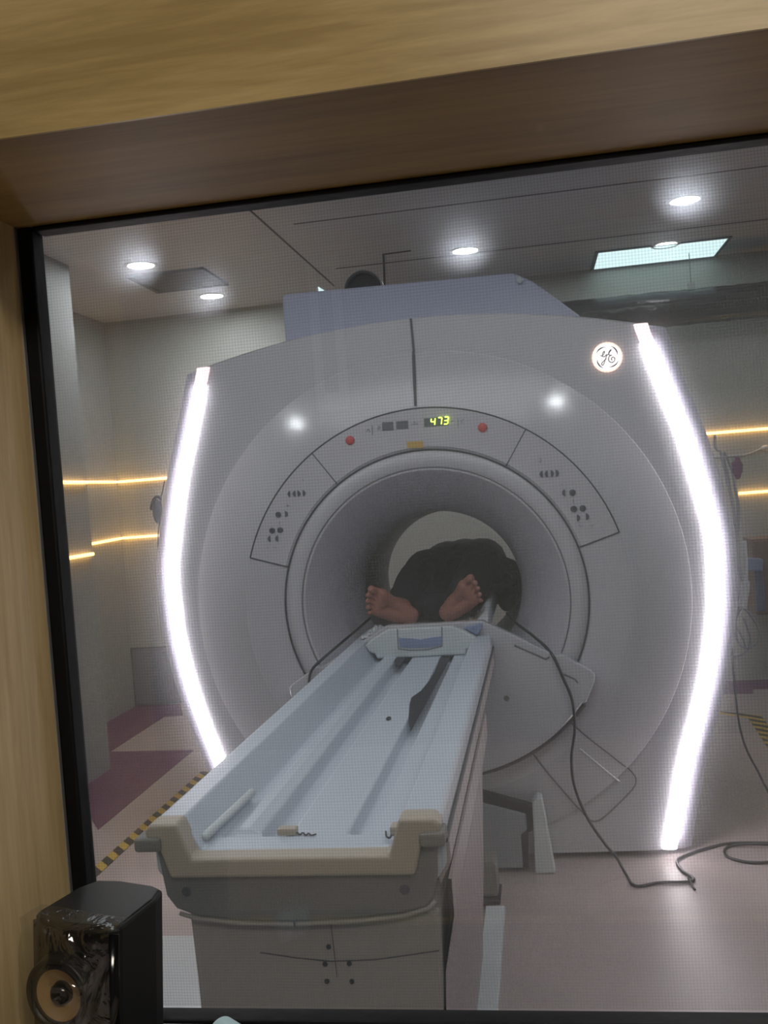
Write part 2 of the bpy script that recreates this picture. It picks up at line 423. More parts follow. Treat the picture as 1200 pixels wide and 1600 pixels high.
# square light panel
pp = [atz(px, py, CZ) for px, py in ((935, 393), (1134, 375), (1110, 405), (935, 425))]
x0 = .92; x1 = 1.70; y0 = 2.56; y1 = 3.04
x0 = pp[0].x; x1 = pp[1].x; y0 = pp[0].y; y1 = min(3.04, pp[2].y)
r = empty('ceiling_light_panel', ((x0 + x1) / 2, (y0 + y1) / 2, CZ))
child(obj('diffuser', box(x0, x1, y0, y1, CZ - .006, CZ), 'panellight'), r)
bm = bmesh.new()
for a_ in ((x0 - .02, x1 + .02, y0 - .02, y0), (x0 - .02, x1 + .02, y1, y1 + .02), (x0 - .02, x0, y0, y1), (x1, x1 + .02, y0, y1)): add_box(bm, *a_, CZ - .01, CZ)
child(obj('panel_frame', bm, 'vent'), r)
tag(r, 'rectangular pale blue-white lit ceiling panel at the right', 'ceiling light')
# small glowing triangle left of the pipe
q = [atz(497, 448, CZ), atz(521, 463, CZ), atz(499, 464, CZ)]
bm = prism([(v.x, v.y) for v in q], CZ - .006, CZ, 'z')
tag(obj('glowing_triangle', bm, 'panellight'), 'small pale glowing triangle on the ceiling left of the dark pipe end', 'ceiling light')
# vent
c = atz(280, 437, CZ)
r = empty('ceiling_vent', (c.x, c.y, CZ))
bm = bmesh.new(); s = .24
for a_ in ((-s, s, -s, -s + .03), (-s, s, s - .03, s), (-s, -s + .03, -s, s), (s - .03, s, -s, s)): add_box(bm, c.x + a_[0], c.x + a_[1], c.y + a_[2], c.y + a_[3], CZ - .015, CZ)
child(obj('vent_frame', bm, 'vent'), r)
child(obj('backing', box(c.x - s + .02, c.x + s - .02, c.y - s + .02, c.y + s - .02, CZ - .003, CZ), 'dark'), r)
for k in range(7):
    y = c.y - s + .06 + k * .06
    child(obj('slat', prism([(y - .018, CZ - .004), (y + .018, CZ - .013), (y + .018, CZ - .011), (y - .018, CZ - .002)], c.x - s + .03, c.x + s - .03, 'x'), 'vent'), r)
tag(r, 'square grey ceiling vent with slats between the two left downlights', 'vent')
# LED lines
def led(nm, pts, lb):
    bm = tube(pts, .009, 8)
    tag(obj(nm, bm, 'orange'), lb, 'light strip', 'orange linear wall lights')
ZU, ZL = 1.672, 1.255
led('wall_light_strip', [(-2.62, 3.055, ZU), (-1.2, 3.055, ZU)], 'orange light line on the back wall left of the scanner, the upper one')
led('wall_light_strip', [(-2.62, 3.055, ZL), (-1.2, 3.055, ZL)], 'orange light line on the back wall left of the scanner, the lower one')
led('wall_light_strip', [(1.2, 3.055, ZU), (2.85, 3.055, ZU)], 'orange light line on the back wall right of the scanner, the upper one')
led('wall_light_strip', [(1.76, 3.055, ZL), (2.85, 3.055, ZL)], 'orange light line on the back wall right of the scanner, the lower one')
led('wall_light_strip', [(-2.618, 1.5, ZU), (-2.618, 3.03, ZU)], 'orange light line on the recessed left wall, the upper one')
led('wall_light_strip', [(-2.618, 1.5, ZL - .03), (-2.618, 3.03, ZL)], 'orange light line on the recessed left wall, the lower one')
led('wall_light_strip', [(-2.058, -.6, 1.63), (-2.058, 1.40, 1.63)], 'orange light line on the projecting left wall beside the window frame, the upper one')
led('wall_light_strip', [(-2.058, -.6, 1.226), (-2.058, 1.40, 1.226)], 'short orange light line on the projecting left wall beside the window frame, the lower one')

# ================================================================== PIPES
bm = tube([(.5, 2.86, 2.50), (1.2, 2.86, 2.497), (2.9, 2.86, 2.49)], .115, 40)
bmesh.ops.subdivide_edges(bm, edges=[e for e in bm.edges if abs(e.verts[0].co.x - e.verts[1].co.x) > .3], cuts=50)
for v in bm.verts:
    w = .008 * noise.noise(v.co * 9) + .005 * noise.noise(v.co * 30)
    v.co.y += w; v.co.z += w
d = obj('air_duct', bm, 'duct', smooth=True); tag(d, 'dark plastic-wrapped round duct along the top of the back wall', 'duct')
hp = aty(1080, 447, 2.86)
child(obj('hanger_rod', tube([(hp.x, 2.86, 2.64), (hp.x, 2.86, CZ)], .003, 6), 'vent'), d)
child(obj('hanger', box(hp.x - .02, hp.x + .02, 2.84, 2.88, 2.605, 2.65), 'metal'), d)
c = aty(567, 452, 1.3)
bm = lathe([(0, .06), (.085, .06), (.085, 0), (.098, 0), (.098, 1.70), (0, 1.70)], (c.x, 1.3, c.z), 'y', 40)
r = obj('vent_pipe', bm, 'pipe', smooth=False); tag(r, 'dark round pipe end above the scanner top', 'pipe')
child(obj('pipe_clamp', lathe([(.099, .02), (.106, .02), (.106, .05), (.099, .05)], (c.x, 1.3, c.z), 'y', 40), 'metal'), r)

# ================================================================== SCANNER
BX, BZ = 0.009, 1.02           # bore axis
YR = -.08                      # plane of the ring around the bore
scn = empty('mri_scanner', (0, .5, 0))
tag(scn, 'large white ring-shaped medical scanner with two glowing curved side strips and a round bore', 'medical scanner')
def part(nm, bm, m, **k): return child(obj(nm, bm, m, scn and None, **k), scn)
HALF = [(0.0, .812), (.10, .832), (.2, .858), (.36, .896), (.57, .962), (.74, 1.008), (.93, 1.040), (1.05, 1.048), (1.18, 1.05), (1.30, 1.03), (1.57, .972), (1.78, .908), (1.92, .868), (2.02, .842)]
def half(z):
    for i in range(len(HALF) - 1):
        if z <= HALF[i + 1][0]:
            # smooth interpolation
            t = (z - HALF[i][0]) / (HALF[i + 1][0] - HALF[i][0])
            p0 = HALF[max(i - 1, 0)][1]; p1 = HALF[i][1]; p2 = HALF[i + 1][1]; p3 = HALF[min(i + 2, len(HALF) - 1)][1]
            return .5 * (2 * p1 + (p2 - p0) * t + (2 * p0 - 5 * p1 + 4 * p2 - p3) * t * t + (3 * p1 - p0 - 3 * p2 + p3) * t ** 3)
    return HALF[-1][1]
ZTOPS = 2.0
def topz(x): return 2.108 - .112 * (abs(x) / .86) ** 2.0 if abs(x) < .86 else 1.996
outline = []
NZ = 60
for i in range(NZ + 1):
    z = .02 + (ZTOPS - .02) * i / NZ; outline.append((half(z), z))
for i in range(1, 60):
    x = .842 - 1.684 * i / 60; outline.append((x, topz(x)))
for i in range(NZ + 1):
    z = ZTOPS - (ZTOPS - .02) * i / NZ; outline.append((-half(z), z))
def rout(a):
    """distance from the bore axis to the outline in direction a"""
    d = Vector((math.cos(a), math.sin(a))); best = None
    o = Vector((BX, BZ)); n = len(outline)
    for i in range(n):
        p = Vector(outline[i]); q = Vector(outline[(i + 1) % n]); e = q - p
        den = d.x * e.y - d.y * e.x
        if abs(den) < 1e-9: continue
        w = p - o
        t = (w.x * e.y - w.y * e.x) / den; s = (w.x * d.y - w.y * d.x) / den
        if t > 0 and -1e-6 <= s <= 1 + 1e-6: best = t if best is None else max(best, t)
    return best
RD = .955
def yface(r):
    """depth of the front skin as a function of the radius"""
    if r <= .735: return YR
    if r < RD:
        t = (r - .735) / (RD - .735)
        return YR + (0 - YR - .012) * (t ** 1.15)
    return 0.0
NA = 240
def ringpt(a, r, off=0): return (BX + r * math.cos(a), yface(r) + off, BZ + r * math.sin(a))
# front cover: from the panel ring out to the outline
rs = [.735, .76, .79, .82, .85, .88, .91, .935, RD - .004, RD + .0001, RD + .006]
rows = []
angs = [2 * PI * k / NA for k in range(NA)]
ro = [rout(a) for a in angs]
for r in rs: rows.append([ringpt(a, min(r, ro[k] - .012 + .0005 * rs.index(r))) if r <= ro[k] - .01 else (BX + (ro[k] - .012 + .0005 * rs.index(r)) * math.cos(a), yface(r) if r < RD else 0, BZ + (ro[k] - .012 + .0005 * rs.index(r)) * math.sin(a)) for k, a in enumerate(angs)])
for t in (.5, .97, 1.0):
    rows.append([(BX + max(RD + .008, RD + (ro[k] - RD) * t if ro[k] > RD + .01 else ro[k]) * math.cos(a) if ro[k] > RD + .01 else BX + ro[k] * math.cos(a), 0 if t < 1 else .015,
                  BZ + (max(RD + .008, RD + (ro[k] - RD) * t) if ro[k] > RD + .01 else ro[k]) * math.sin(a)) for k, a in enumerate(angs)])
rows.append([(BX + ro[k] * math.cos(a), .06, BZ + ro[k] * math.sin(a)) for k, a in enumerate(angs)])
bm, _ = grid_loft(rows, close=True)
o = part('front_cover', bm, 'cover', smooth=True)
o.modifiers.new('es', 'EDGE_SPLIT').split_angle = .30
# bore bezel (two stepped rings) and inner ring zone below the panels
bm = lathe([(.735, YR), (.578, YR), (.574, YR + .004), (.572, YR), (.512, YR - .002), (.508, YR + .004), (.506, YR), (.498, YR + .004)], (BX, 0, BZ), 'y', 160)
part('bore_bezel', bm, 'panel', smooth=True)
# flare into the tube
def flare_r(t): return .498 - (.498 - .338) * (1 - (1 - t) ** 1.8)
prof = [(flare_r(t / 16), YR + .004 + .50 * (t / 16)) for t in range(17)]
def lean(bm):
    for v in bm.verts: v.co.x -= .040 * max(0, v.co.y + .07) / 1.3; v.co.z -= .025 * max(0, v.co.y + .07) / 1.3
    return bm
part('bore_flare', lean(lathe(prof, (BX, 0, BZ), 'y', 128)), 'liner', smooth=True)
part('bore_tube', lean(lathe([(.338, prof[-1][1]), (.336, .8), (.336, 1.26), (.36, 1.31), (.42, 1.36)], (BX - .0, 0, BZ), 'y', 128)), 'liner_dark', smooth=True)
# side covers (behind the glowing strips) and the rear
def contour(grow, zt, ysq=0):
    pts = []
    for i in range(41):
        z = .02 + (ZTOPS - .02 + zt) * i / 40; pts.append((half(min(z, 2.0)) + grow, z))
    for i in range(1, 40):
        x = (.842 + grow) * (1 - i / 20); pts.append((x, topz(x * .842 / (.842 + grow)) + zt))
    for i in range(41):
        z = ZTOPS + zt - (ZTOPS - .02 + zt) * i / 40; pts.append((-half(min(z, 2.0)) - grow, z))
    return pts
rows = []
for y, g, zt in ((.02, .006, -.012), (.035, .055, -.014), (.06, .09, -.015), (.14, .108, -.02), (.55, .095, -.03), (1.0, .03, -.06), (1.25, -.09, -.12), (1.33, -.22, -.25)):
    rows.append([(x, y, z) for x, z in contour(g, zt)])
bm, R = grid_loft(rows, close=True)
# rear annulus joining the outline with the tube mouth
last = R[-1]; n = len(last); inner = []
for v in last:
    a = math.atan2(v.co.z - BZ, v.co.x - BX); inner.append(bm.verts.new((BX + .42 * math.cos(a), 1.36, BZ + .42 * math.sin(a))))
for i in range(n): bm.faces.new((last[i], last[(i + 1) % n], inner[(i + 1) % n], inner[i]))
part('side_cover', bm, 'cover_side', smooth=True)
# magnet housing rising behind the front cover
bm = prism([(-.575, 1.6), (-.575, 2.302), (-.56, 2.312), (.385, 2.295), (.405, 2.288), (.47, 2.252), (.64, 2.10), (.80, 1.9), (.8, 1.6)], .28, 1.15)
part('magnet_housing', bm, 'magnet', bevel=.012)
p = aty(812, 436, .27)
part('lifting_lug', disc((p.x, .262, p.z - .005), .014, .04), 'white', bevel=.003)
# glowing strips
for sgn in (-1, 1):
    bm = bmesh.new(); rows = []
    zs = [.035 + (1.925 - .035) * i / 80 for i in range(81)]
    prof = [(-.027, .002), (-.024, -.012), (-.012, -.018), (.012, -.018), (.024, -.012), (.027, .002)]
    for z in zs:
        x = half(z); rows.append([(sgn * (x + u) if False else sgn * x + u * sgn, v, z) for u, v in prof])
    bm, R = grid_loft(rows, bm); bm.faces.new(R[0]); bm.faces.new(R[-1][::-1])
    o = part('light_strip', bm, 'strip', smooth=True)
    bm = bmesh.new(); rows = []
    for z in (1.926, 1.95, 1.975, 1.996): rows.append([(sgn * (half(z) + u), v, z) for u, v in prof])
    bm, R = grid_loft(rows, bm); bm.faces.new(R[0]); bm.faces.new(R[-1][::-1])
    child(obj('strip_end', bm, 'strip_end'), scn)
# vertical centre seam above the bore
pts = [(BX - .012, yface(r) - .001, BZ + r) for r in (.742, .78, .83, .88, .93, RD - .003)] + [(BX - .012, -.001, BZ + RD + .006), (BX - .014, -.001, 2.104)]
bm = bmesh.new()
rows = [[(x - w, y, z), (x - w, y - .004, z), (x + w, y - .004, z), (x + w, y, z)] for (x, y, z), w in zip(pts, (.005, .005, .006, .006, .006, .005, .0045, .004))]
bm, R = grid_loft(rows, bm); part('cover_seam', bm, 'seam')
# control panel arc
A0, A1, AM0, AM1 = math.radians(17.2), math.radians(163), math.radians(57.8), math.radians(125.3)
def arc(r, a0, a1, y, n=60): return [(BX + r * math.cos(a0 + (a1 - a0) * i / n), y, BZ + r * math.sin(a0 + (a1 - a0) * i / n)) for i in range(n + 1)]
def panel(a0, a1):
    n = 48; rows = []
    for rr, y in ((.584, YR - .0005), (.587, YR - .004), (.729, YR - .004), (.732, YR - .0005)):
        rows.append(arc(rr, a0 + .003, a1 - .003, y, n))
    return grid_loft(rows)[0]
panels = [part('control_panel', panel(a, b), 'panel', smooth=False) for a, b in ((A0, AM0), (AM0, AM1), (AM1, A1))]
part('panel_seam', tube(arc(.733, A0, A1, YR - .002, 90), .0034, 6), 'seam', smooth=True)
part('panel_seam', tube(arc(.576, A0 - math.radians(46), A1 + math.radians(46), YR - .001, 120), .0036, 6), 'seam', smooth=True)
part('panel_seam', tube(arc(.509, A0 - math.radians(50), A1 + math.radians(50), YR, 120), .0028, 6), 'seam_soft', smooth=True)
for a in (A0, AM0, AM1, A1):
    part('panel_seam', tube([(BX + r * math.cos(a), YR - .002, BZ + r * math.sin(a)) for r in (.58, .733)], .0032, 6), 'seam')
YP = YR - .004
def onp(px, py): v = aty(px, py, YP); return v.x, v.z
def on_panel(nm, bm, m, k=1, **kw):
    o = obj(nm, bm, m, **kw); o.parent = panels[k]; return o
def fixp(o): return o
for px, py in ((547, 688), (754, 668)):
    x, z = onp(px, py)
    on_panel('stop_button', lathe([(0, -.009), (.012, -.009), (.0165, -.006), (.0175, 0), (0, 0)], (x, YP, z), 'y', 32), 'red', smooth=True)
def poly_on(pix, d=.003): return prism([onp(*p) for p in pix], YP - d, YP)
for pix in ([(597, 660), (614.5, 659), (615, 672), (597.5, 673)], [(619, 658.5), (637.5, 657), (638, 669.5), (619.5, 670.5)]):
    on_panel('status_display', poly_on(pix), 'lcd')
dsp = on_panel('position_display', poly_on([(662.5, 654), (700.5, 651), (701, 664), (663, 667)]), 'lcd')
# seven segment digits
SEG = {'4': 'bcfg', '7': 'abc', '3': 'abcdg'}
def seg7(ch, cx, cy, w=6.2, h=11):
    bm = bmesh.new(); s = .085
    def line(x0, y0, x1, y1):
        def W(x, y):
            xx = cx + x * w / 2 - y * .0 + y * h / 2 * -.0; yy = cy + y * h / 2 - x * w / 2 * .09
            v = aty(xx + (-y) * .5, yy, YP - .004); return v
        a = W(x0, y0); b = W(x1, y1); d = (b - a).normalized(); a = a + d * .0012; b = b - d * .0012
        tube([a, b], .0021, 6, bm)
    S = {'a': (-1, -1, 1, -1), 'b': (1, -1, 1, 0), 'c': (1, 0, 1, 1), 'd': (-1, 1, 1, 1), 'e': (-1, 0, -1, 1), 'f': (-1, -1, -1, 0), 'g': (-1, 0, 1, 0)}
    for k in SEG[ch]: line(*S[k])
    return bm
for ch, cx, cy in (('4', 676.5, 659), ('7', 687, 658), ('3', 697, 657)):
    o = obj('digit', seg7(ch, cx, cy), 'digits'); o.parent = dsp
on_panel('warning_label', poly_on([(635.5, 690.5), (661, 689), (662, 699.5), (637, 700.5)], .002), 'yellow')
x, z = onp(575, 672)
# small printed marks
def marks(k, items, m='btn_soft'):
    for it in items:
        bm = bmesh.new()
        tube([aty(px, py, YP - .001) for px, py in it], .0014, 5, bm); on_panel('printed_symbol', bm, m, k)
marks(1, [[(573, 675), (574, 671), (577, 671), (578, 675)], [(581.5, 664), (582, 680)], [(590, 671), (592, 665), (594, 667), (592.5, 671.5), (590, 671)],
          [(643, 663), (653, 662)], [(646, 660), (650, 659.5)], [(704, 658), (709, 657.5)], [(715.5, 654), (716, 668)], [(719, 658), (725, 655)], [(720, 659), (724, 661)]])
def btn_round(k, px, py, r=.0118):
    x, z = onp(px, py)
    on_panel('round_button', lathe([(0, -.004), (r * .45, -.004), (r * .5, -.002), (r * .6, -.002), (r * .7, -.006), (r, -.004), (r, 0), (0, 0)], (x, YP, z), 'y', 24), 'btn', k)
def btn_half(k, px, py, s, r=.0125):
    x, z = onp(px, py); pts = []
    for i in range(13):
        a = -PI / 2 + PI * i / 12; pts.append((x + s * (r * .95 * math.cos(a) - r * .4), z + r * math.sin(a)))
    on_panel('arrow_button', prism(pts, YP - .004, YP), 'btn', k)
# right panel = index 0, left panel = index 2
for px, py, s in ((846, 741, -1), (854, 740.5, -1), (862.5, 740, 1), (870.5, 739.5, 1), (881, 770, -1), (903.5, 809, 1), (917.5, 807, 1)): btn_half(0, px, py, s)
for px, py in ((894.5, 769.5), (896.5, 795), (910.5, 794)): btn_round(0, px, py)
marks(0, [[(842, 720), (844, 722), (847, 718)], [(877, 756), (878, 758)], [(895.5, 780), (896, 786)], [(905, 820), (908, 823), (911, 820)], [(921, 820), (924, 822), (928, 819)], [(844, 715), (844.5, 724)]])
for px, py, s in ((452, 772, -1), (460, 771.5, -1), (467, 771, 1), (475, 770.5, 1), (447.5, 803, 1), (421, 842, -1), (433, 841.5, -1)): btn_half(2, px, py, s, .0115)
for px, py in ((435, 804), (425.5, 829), (438, 828)): btn_round(2, px, py, .0112)
marks(2, [[(473, 748), (474, 752)], [(449, 788), (450, 792)], [(436.5, 815), (437, 820)], [(417, 855), (420, 857)], [(428, 855), (432, 856)], [(446, 790), (453, 790)]])
# GE roundel
gx, gz = (lambda v: (v.x, v.z))(aty(948.5, 558.5, 0))
lg = part('lit_logo', disc((gx, -.008, gz), .050, .010, n=48), 'logo_lit', bevel=.002)
def onlogo(nm, bm, m):
    o = obj(nm, bm, m); o.parent = lg; return o
onlogo('logo_rim', lathe([(.050, -.011), (.0555, -.011), (.0555, 0), (.050, 0)], (gx, 0, gz), 'y', 48), 'logo_rim')
def lp(u, v): # crop pixels of the roundel -> logo plane
    w = aty(880 + u * 220 / 1200, 500 + v * 120 / 655, -.009); return (w.x, -.0100, w.z)
bm = bmesh.new()
G = [[(318, 300), (328, 308), (345, 292), (352, 272), (346, 268), (335, 290), (338, 312), (352, 314), (368, 296), (372, 300), (356, 345), (345, 378), (332, 386), (328, 372), (345, 350), (368, 330)],
     [(372, 300), (385, 292), (398, 270), (408, 258), (404, 254), (392, 268), (388, 288), (396, 300), (414, 300)],
     [(414, 300), (396, 308), (386, 326), (390, 350), (408, 362), (430, 356), (440, 336), (432, 318), (416, 320), (410, 336), (420, 342)]]
for g in G: tube(smooth_path([lp(*p) for p in g], 5), .0019, 6, bm)
onlogo('monogram', bm, 'logo_ink')
cxl, czl = gx, gz
for a0 in (15, 105, 195, 285):
    pts = []; rr = []
    for i in range(15):
        t = i / 14; a = math.radians(a0 - 8 + 66 * t); q = .0425 - .005 * (1 - t) ** 2
        pts.append((cxl + q * math.cos(a), -.0100, czl + q * math.sin(a))); rr.append(.0006 + .0022 * math.sin(PI * min(1, t * 1.1)) if t < .9 else .0004)
    onlogo('swirl', tube(pts, rr, 6), 'logo_ink')
# wing-shaped dock cover under the bore
def P0(px, py, y=YR): v = aty(px, py, y); return (v.x, v.z)
right = [(.19, .945), (.30, .885), (.452, .802), (.47, .806), (.572, .742), (.584, .727), (.58, .700), (.545, .625)]
arcpts = [(BX + .655 * math.cos(math.radians(a)), BZ + .655 * math.sin(math.radians(a))) for a in range(-37, -144, -5)]
left = [(2 * BX - x, z) for x, z in right[::-1]]
pl = right + arcpts + left
o = part('dock_cover', prism(pl, YR - .05, YR - .004), 'cover', bevel=.014, seg=3)
for line in ([(.30, .850), (.41, .793), (.425, .80)], [(.47, .735), (.51, .715), (.52, .70)]):
    part('cover_groove', tube([(x, YR - .051, z) for x, z in line], .0035, 6), 'seam_soft')
sc = aty(791.5, 1091, YR - .052)
part('screw_cap', disc((sc.x, YR - .053, sc.z), .0105, .005), 'bumper')
# groove under the dock cover and lower leg panels
part('cover_groove', tube([(BX + .672 * math.cos(math.radians(a)), -.080, BZ + .672 * math.sin(math.radians(a))) for a in range(-38, -143, -4)], .0065, 8), 'seam_soft', smooth=True)
def yat(x, z): return yface(math.hypot(x - BX, z - BZ))
for sg in (1, -1):
    q = [P0(885, 1120, -.05), P0(985, 1203, -.01), P0(995, 1215, 0), P0(993, 1230, 0), P0(940, 1281, 0), P0(927, 1284, 0), P0(915, 1276, -.0), P0(830, 1170, -.05)]
    lin_ = [Vector((a, b, 0)) for a, b in q]
    dense = []
    for i in range(len(lin_) - 1):
        dense += [lin_[i].lerp(lin_[i + 1], k / 10) for k in range(10)]
    dense.append(lin_[-1])
    for _ in range(12): dense = [dense[0]] + [(dense[i - 1] + dense[i] * 2 + dense[i + 1]) / 4 for i in range(1, len(dense) - 1)] + [dense[-1]]
    pth = [(v.x, v.y) for v in dense]
    part('cover_groove', tube([(BX + sg * (x - BX), yat(x, z) - .001, z) for x, z in pth], .0036, 6), 'seam_soft')
    q2 = [P0(905, 1165, -.03), P0(968, 1222, -.01)]
    pth = [(q2[0][0] + (q2[1][0] - q2[0][0]) * k / 6, q2[0][1] + (q2[1][1] - q2[0][1]) * k / 6) for k in range(7)]
    part('raised_rib', tube([(BX + sg * (x - BX), yat(x, z) - .001, z) for x, z in pth], .004, 6), 'white')
# dock pedestal under the bore
bm = prism([(-.30, .02), (-.30, .285), (.10, .285), (.135, .268), (.296, .222), (.296, .16), (.272, .145), (.272, .02)], -.135, -.075)
part('dock_base', bm, 'panelgrey', bevel=.006)
part('dock_gap', prism([(-.30, .27), (-.30, .32), (.10, .32), (.14, .303), (.33, .245), (.33, .165), (.30, .15), (.292, .02), (.262, .02), (.27, .14), (.292, .155), (.292, .22), (.13, .262), (.1, .27)], -.125, -.082), 'dark')
part('dock_pillar', prism([(.315, .0), (.323, .26), (.34, .285), (.36, .28), (.39, 0)], -.14, -.07), 'white', bevel=.006)
part('floor_latch', box(.105, .193, -.42, -.30, .035, .155), 'bumper', bevel=.012)
part('latch_plate', box(.10, .20, -.44, -.30, .018, .034), 'dark', bevel=.004)
# cord holder hanging at the left flank
hx = aty(246, 790, .45)
hc = empty('call_device', (hx.x, .45, hx.z)); tag(hc, 'black looped handset with a cord hanging on the left flank of the scanner', 'handset')
def hp_(px, py): return aty(px, py, .45)
child(obj('loop', tube(smooth_path([hp_(*p) for p in ((252, 782), (247, 776), (240, 780), (236, 794), (238, 795))], 6), .006, 8), 'cable', smooth=True), hc)
bm = bmesh.new(); bmesh.ops.create_icosphere(bm, subdivisions=3, radius=1)
for v in bm.verts: v.co = Vector((v.co.x * .022 * (1 + .15 * noise.noise(v.co * 2)), v.co.y * .02, v.co.z * .055 * (1 + .2 * noise.noise(v.co * 2.5)))) + hp_(246, 799)
child(obj('handset_body', bm, 'dark', smooth=True), hc)
child(obj('cord', tube(smooth_path([hp_(*p) for p in ((257, 752), (254, 768), (251, 780), (252, 800), (249, 818), (247, 840), (247.5, 866))], 6), .003, 6), 'cable', smooth=True), hc)

# ================================================================== PATIENT TABLE
tb = empty('patient_table', (-.04, -1.2, 0))
tag(tb, 'long white patient table with beige foot end running into the scanner bore', 'table')
def tpart(nm, bm, m, **k): return child(obj(nm, bm, m, **k), tb)
SF = .835
sec = [(-.305, .80), (-.306, .884), (-.298, .893), (-.250, .893), (-.218, SF), (-.212, SF - .012), (-.186, SF - .012), (-.172, SF + .012), (-.150, SF + .012), (-.128, SF + .004), (-.120, SF - .028), (-.080, SF - .028), (-.072, SF),
       (.036, SF), (.044, SF - .028), (.074, SF - .028), (.082, SF), (.130, SF), (.152, .893), (.213, .893), (.220, .884), (.220, .80), (.19, .76), (-.275, .76)]
sec_end = [(x, SF if -.2175 < x < .131 else z) for x, z in sec]
def table_sec(y):
    return sec
rows = []
for y, sc_ in ((-2.06, sec_end), (-1.995, sec_end), (-1.985, sec), (-1.6, sec), (-1.0, sec), (-.5, sec), (-.1, sec), (.18, sec)):
    rows.append([(x, y, z) for x, z in sc_])
bm, R = grid_loft(rows, close=True); bm.faces.new(R[0]); bm.faces.new(R[-1][::-1])
tpart('tray', bm, 'table', bevel=.004)
# narrow bridge through the bore
bm = prism([(-.24, .80), (-.24, SF), (.16, SF), (.16, .80)], .18, 1.5)
tpart('bore_bridge', bm, 'white', bevel=.004)
tpart('side_rail', tube([(.222, -2.06, .845), (.222, .1, .845)], .005, 6), 'seam')
tpart('side_rail', prism([(.218, .842), (.226, .835), (.226, .80), (.205, .76), (.2, .80)], -2.04, .1), 'table_side')
cap = [(-.322, .886), (-.305, .896), (-.247, .896), (-.223, .833), (.128, .833), (.149, .896), (.205, .896), (.221, .880), (.181, .847), (.170, .799), (-.265, .799), (-.279, .848), (-.305, .86)]
cap = [(-.305, .886), (-.297, .896), (-.247, .896), (-.223, .834), (.128, .834), (.149, .896), (.208, .896), (.220, .886), (.218, .86), (.184, .855), (.170, .799), (-.265, .799), (-.283, .855), (-.305, .86)]
tpart('foot_cap', prism(cap, -2.098, -2.045), 'beige', bevel=.007, seg=3)
for xa, xb in ((-.326, -.276), (.182, .226)):
    tpart('bumper', box(xa, xb, -2.105, -2.05, .848, .874), 'bumper', bevel=.007, seg=3)
rec = [(-.297, .85), (-.283, .85), (-.264, .80), (.169, .80), (.183, .85), (.207, .85), (.205, .79), (.197, .752)]
low = [(.185, .737), (.14, .724), (.05, .715), (-.05, .711), (-.15, .713), (-.23, .722), (-.268, .736), (-.285, .76)]
tpart('foot_panel', prism(rec + low, -2.075, -1.98), 'recess', bevel=.004)
lip = [(.198, .746), (.185, .733), (.14, .720), (.05, .711), (-.05, .707), (-.15, .709), (-.23, .718), (-.262, .728)]
tpart('foot_lip', tube([(x, -2.075, z) for x, z in lip], .004, 8), 'pedestal', smooth=True)
for x, z in ((-.246, .767), (.147, .766)):
    tpart('cap_screw', lathe([(0, -.004), (.006, -.004), (.009, 0), (0, 0)], (x, -2.0755, z), 'y', 24), 'btn')
# pedestal, narrowing towards the floor
rows = []
for z, xl, xr, yb in ((.72, -.255, .203, -.82), (.60, -.25, .197, -.85), (.3, -.245, .178, -.87), (.02, -.24, .155, -.90)):
    rows.append([(xl, -2.05, z), (xr, -2.05, z), (xr, yb, z), (xl, yb, z)])
bm, R = grid_loft(rows, close=True); bm.faces.new(R[0]); bm.faces.new(R[-1][::-1])
o = tpart('pedestal', bm, 'pedestal', bevel=.006)
# lighter skirt on the right and left of the pedestal
bm = bmesh.new()
for f in (1,):
    c_ = -.03
    a1_ = [(.2235, .765), (.2235, .70), (.201, .60), (.182, .30), (.160, .03)]
    rr = [[((x if f > 0 else -.055 - x), y, z) for x, z in a1_] for y in (-2.03, -1.4, -.82)]
    rr2 = [[((x - .006 if f > 0 else -.055 - x + .006), y, z) for x, z in a1_] for y in (-2.03, -1.4, -.82)]
    grid_loft([a + b[::-1] for a, b in zip(rr, rr2)], bm, close=True)
tpart('side_skirt', bm, 'table_side')
ys_ = -2.0725
for x, z in ((-.001, .655), (-.010, .624), (.034, .625), (-.009, .593), (.036, .593)):
    tpart('screw', lathe([(0, -.003), (.0035, -.003), (.0048, 0), (0, 0)], (x, -2.051, z), 'y', 16), 'dark')
arcl = [(-.128, .645), (-.06, .635), (.0, .629), (.08, .632), (.14, .640), (.195, .648)]
tpart('pedestal_seam', tube([(x, -2.0505, z) for x, z in arcl], .0012, 5), 'seam')
tpart('pedestal_seam', tube([(.006, -2.0505, .70), (.010, -2.0505, .60)], .0008, 5), 'seam')
tpart('pedestal_seam', tube([(-.052, -2.0795, .716), (-.052, -2.0795, .704)], .0014, 5), 'seam')
# base rail
tpart('base_rail', box(.150, .215, -1.5, -.45, 0.0, .022), 'white', bevel=.004)
# items in the tray
def box_item(name, c, s, m, rot=0, bevel=.003):
    bm = box(-s[0] / 2, s[0] / 2, -s[1] / 2, s[1] / 2, 0, s[2]); o = obj(name, bm, m, bevel=bevel); o.location = c; o.rotation_euler.z = rot; return o
c = atz(447, 1303, .84); t = box_item('cable_clip', (c.x, c.y + .012, SF + .0005), (.036, .022, .013), 'beige'); tag(t, 'small cream clip with a short wire tail at the foot of the tray', 'clip')
w = [atz(px, py, .838) for px, py in ((464, 1301), (469, 1304), (473, 1301), (478, 1305), (482, 1302), (487, 1305), (494, 1303))]
o = obj('wire_tail', tube(smooth_path(w, 4), .0014, 6), 'dark'); child(o, t); 
c = atz(611, 1304, .84); t = box_item('side_latch', (c.x + .004, c.y + .02, SF + .0005), (.014, .03, .016), 'beige'); tag(t, 'small cream latch beside the right tray rim at the foot end', 'latch')
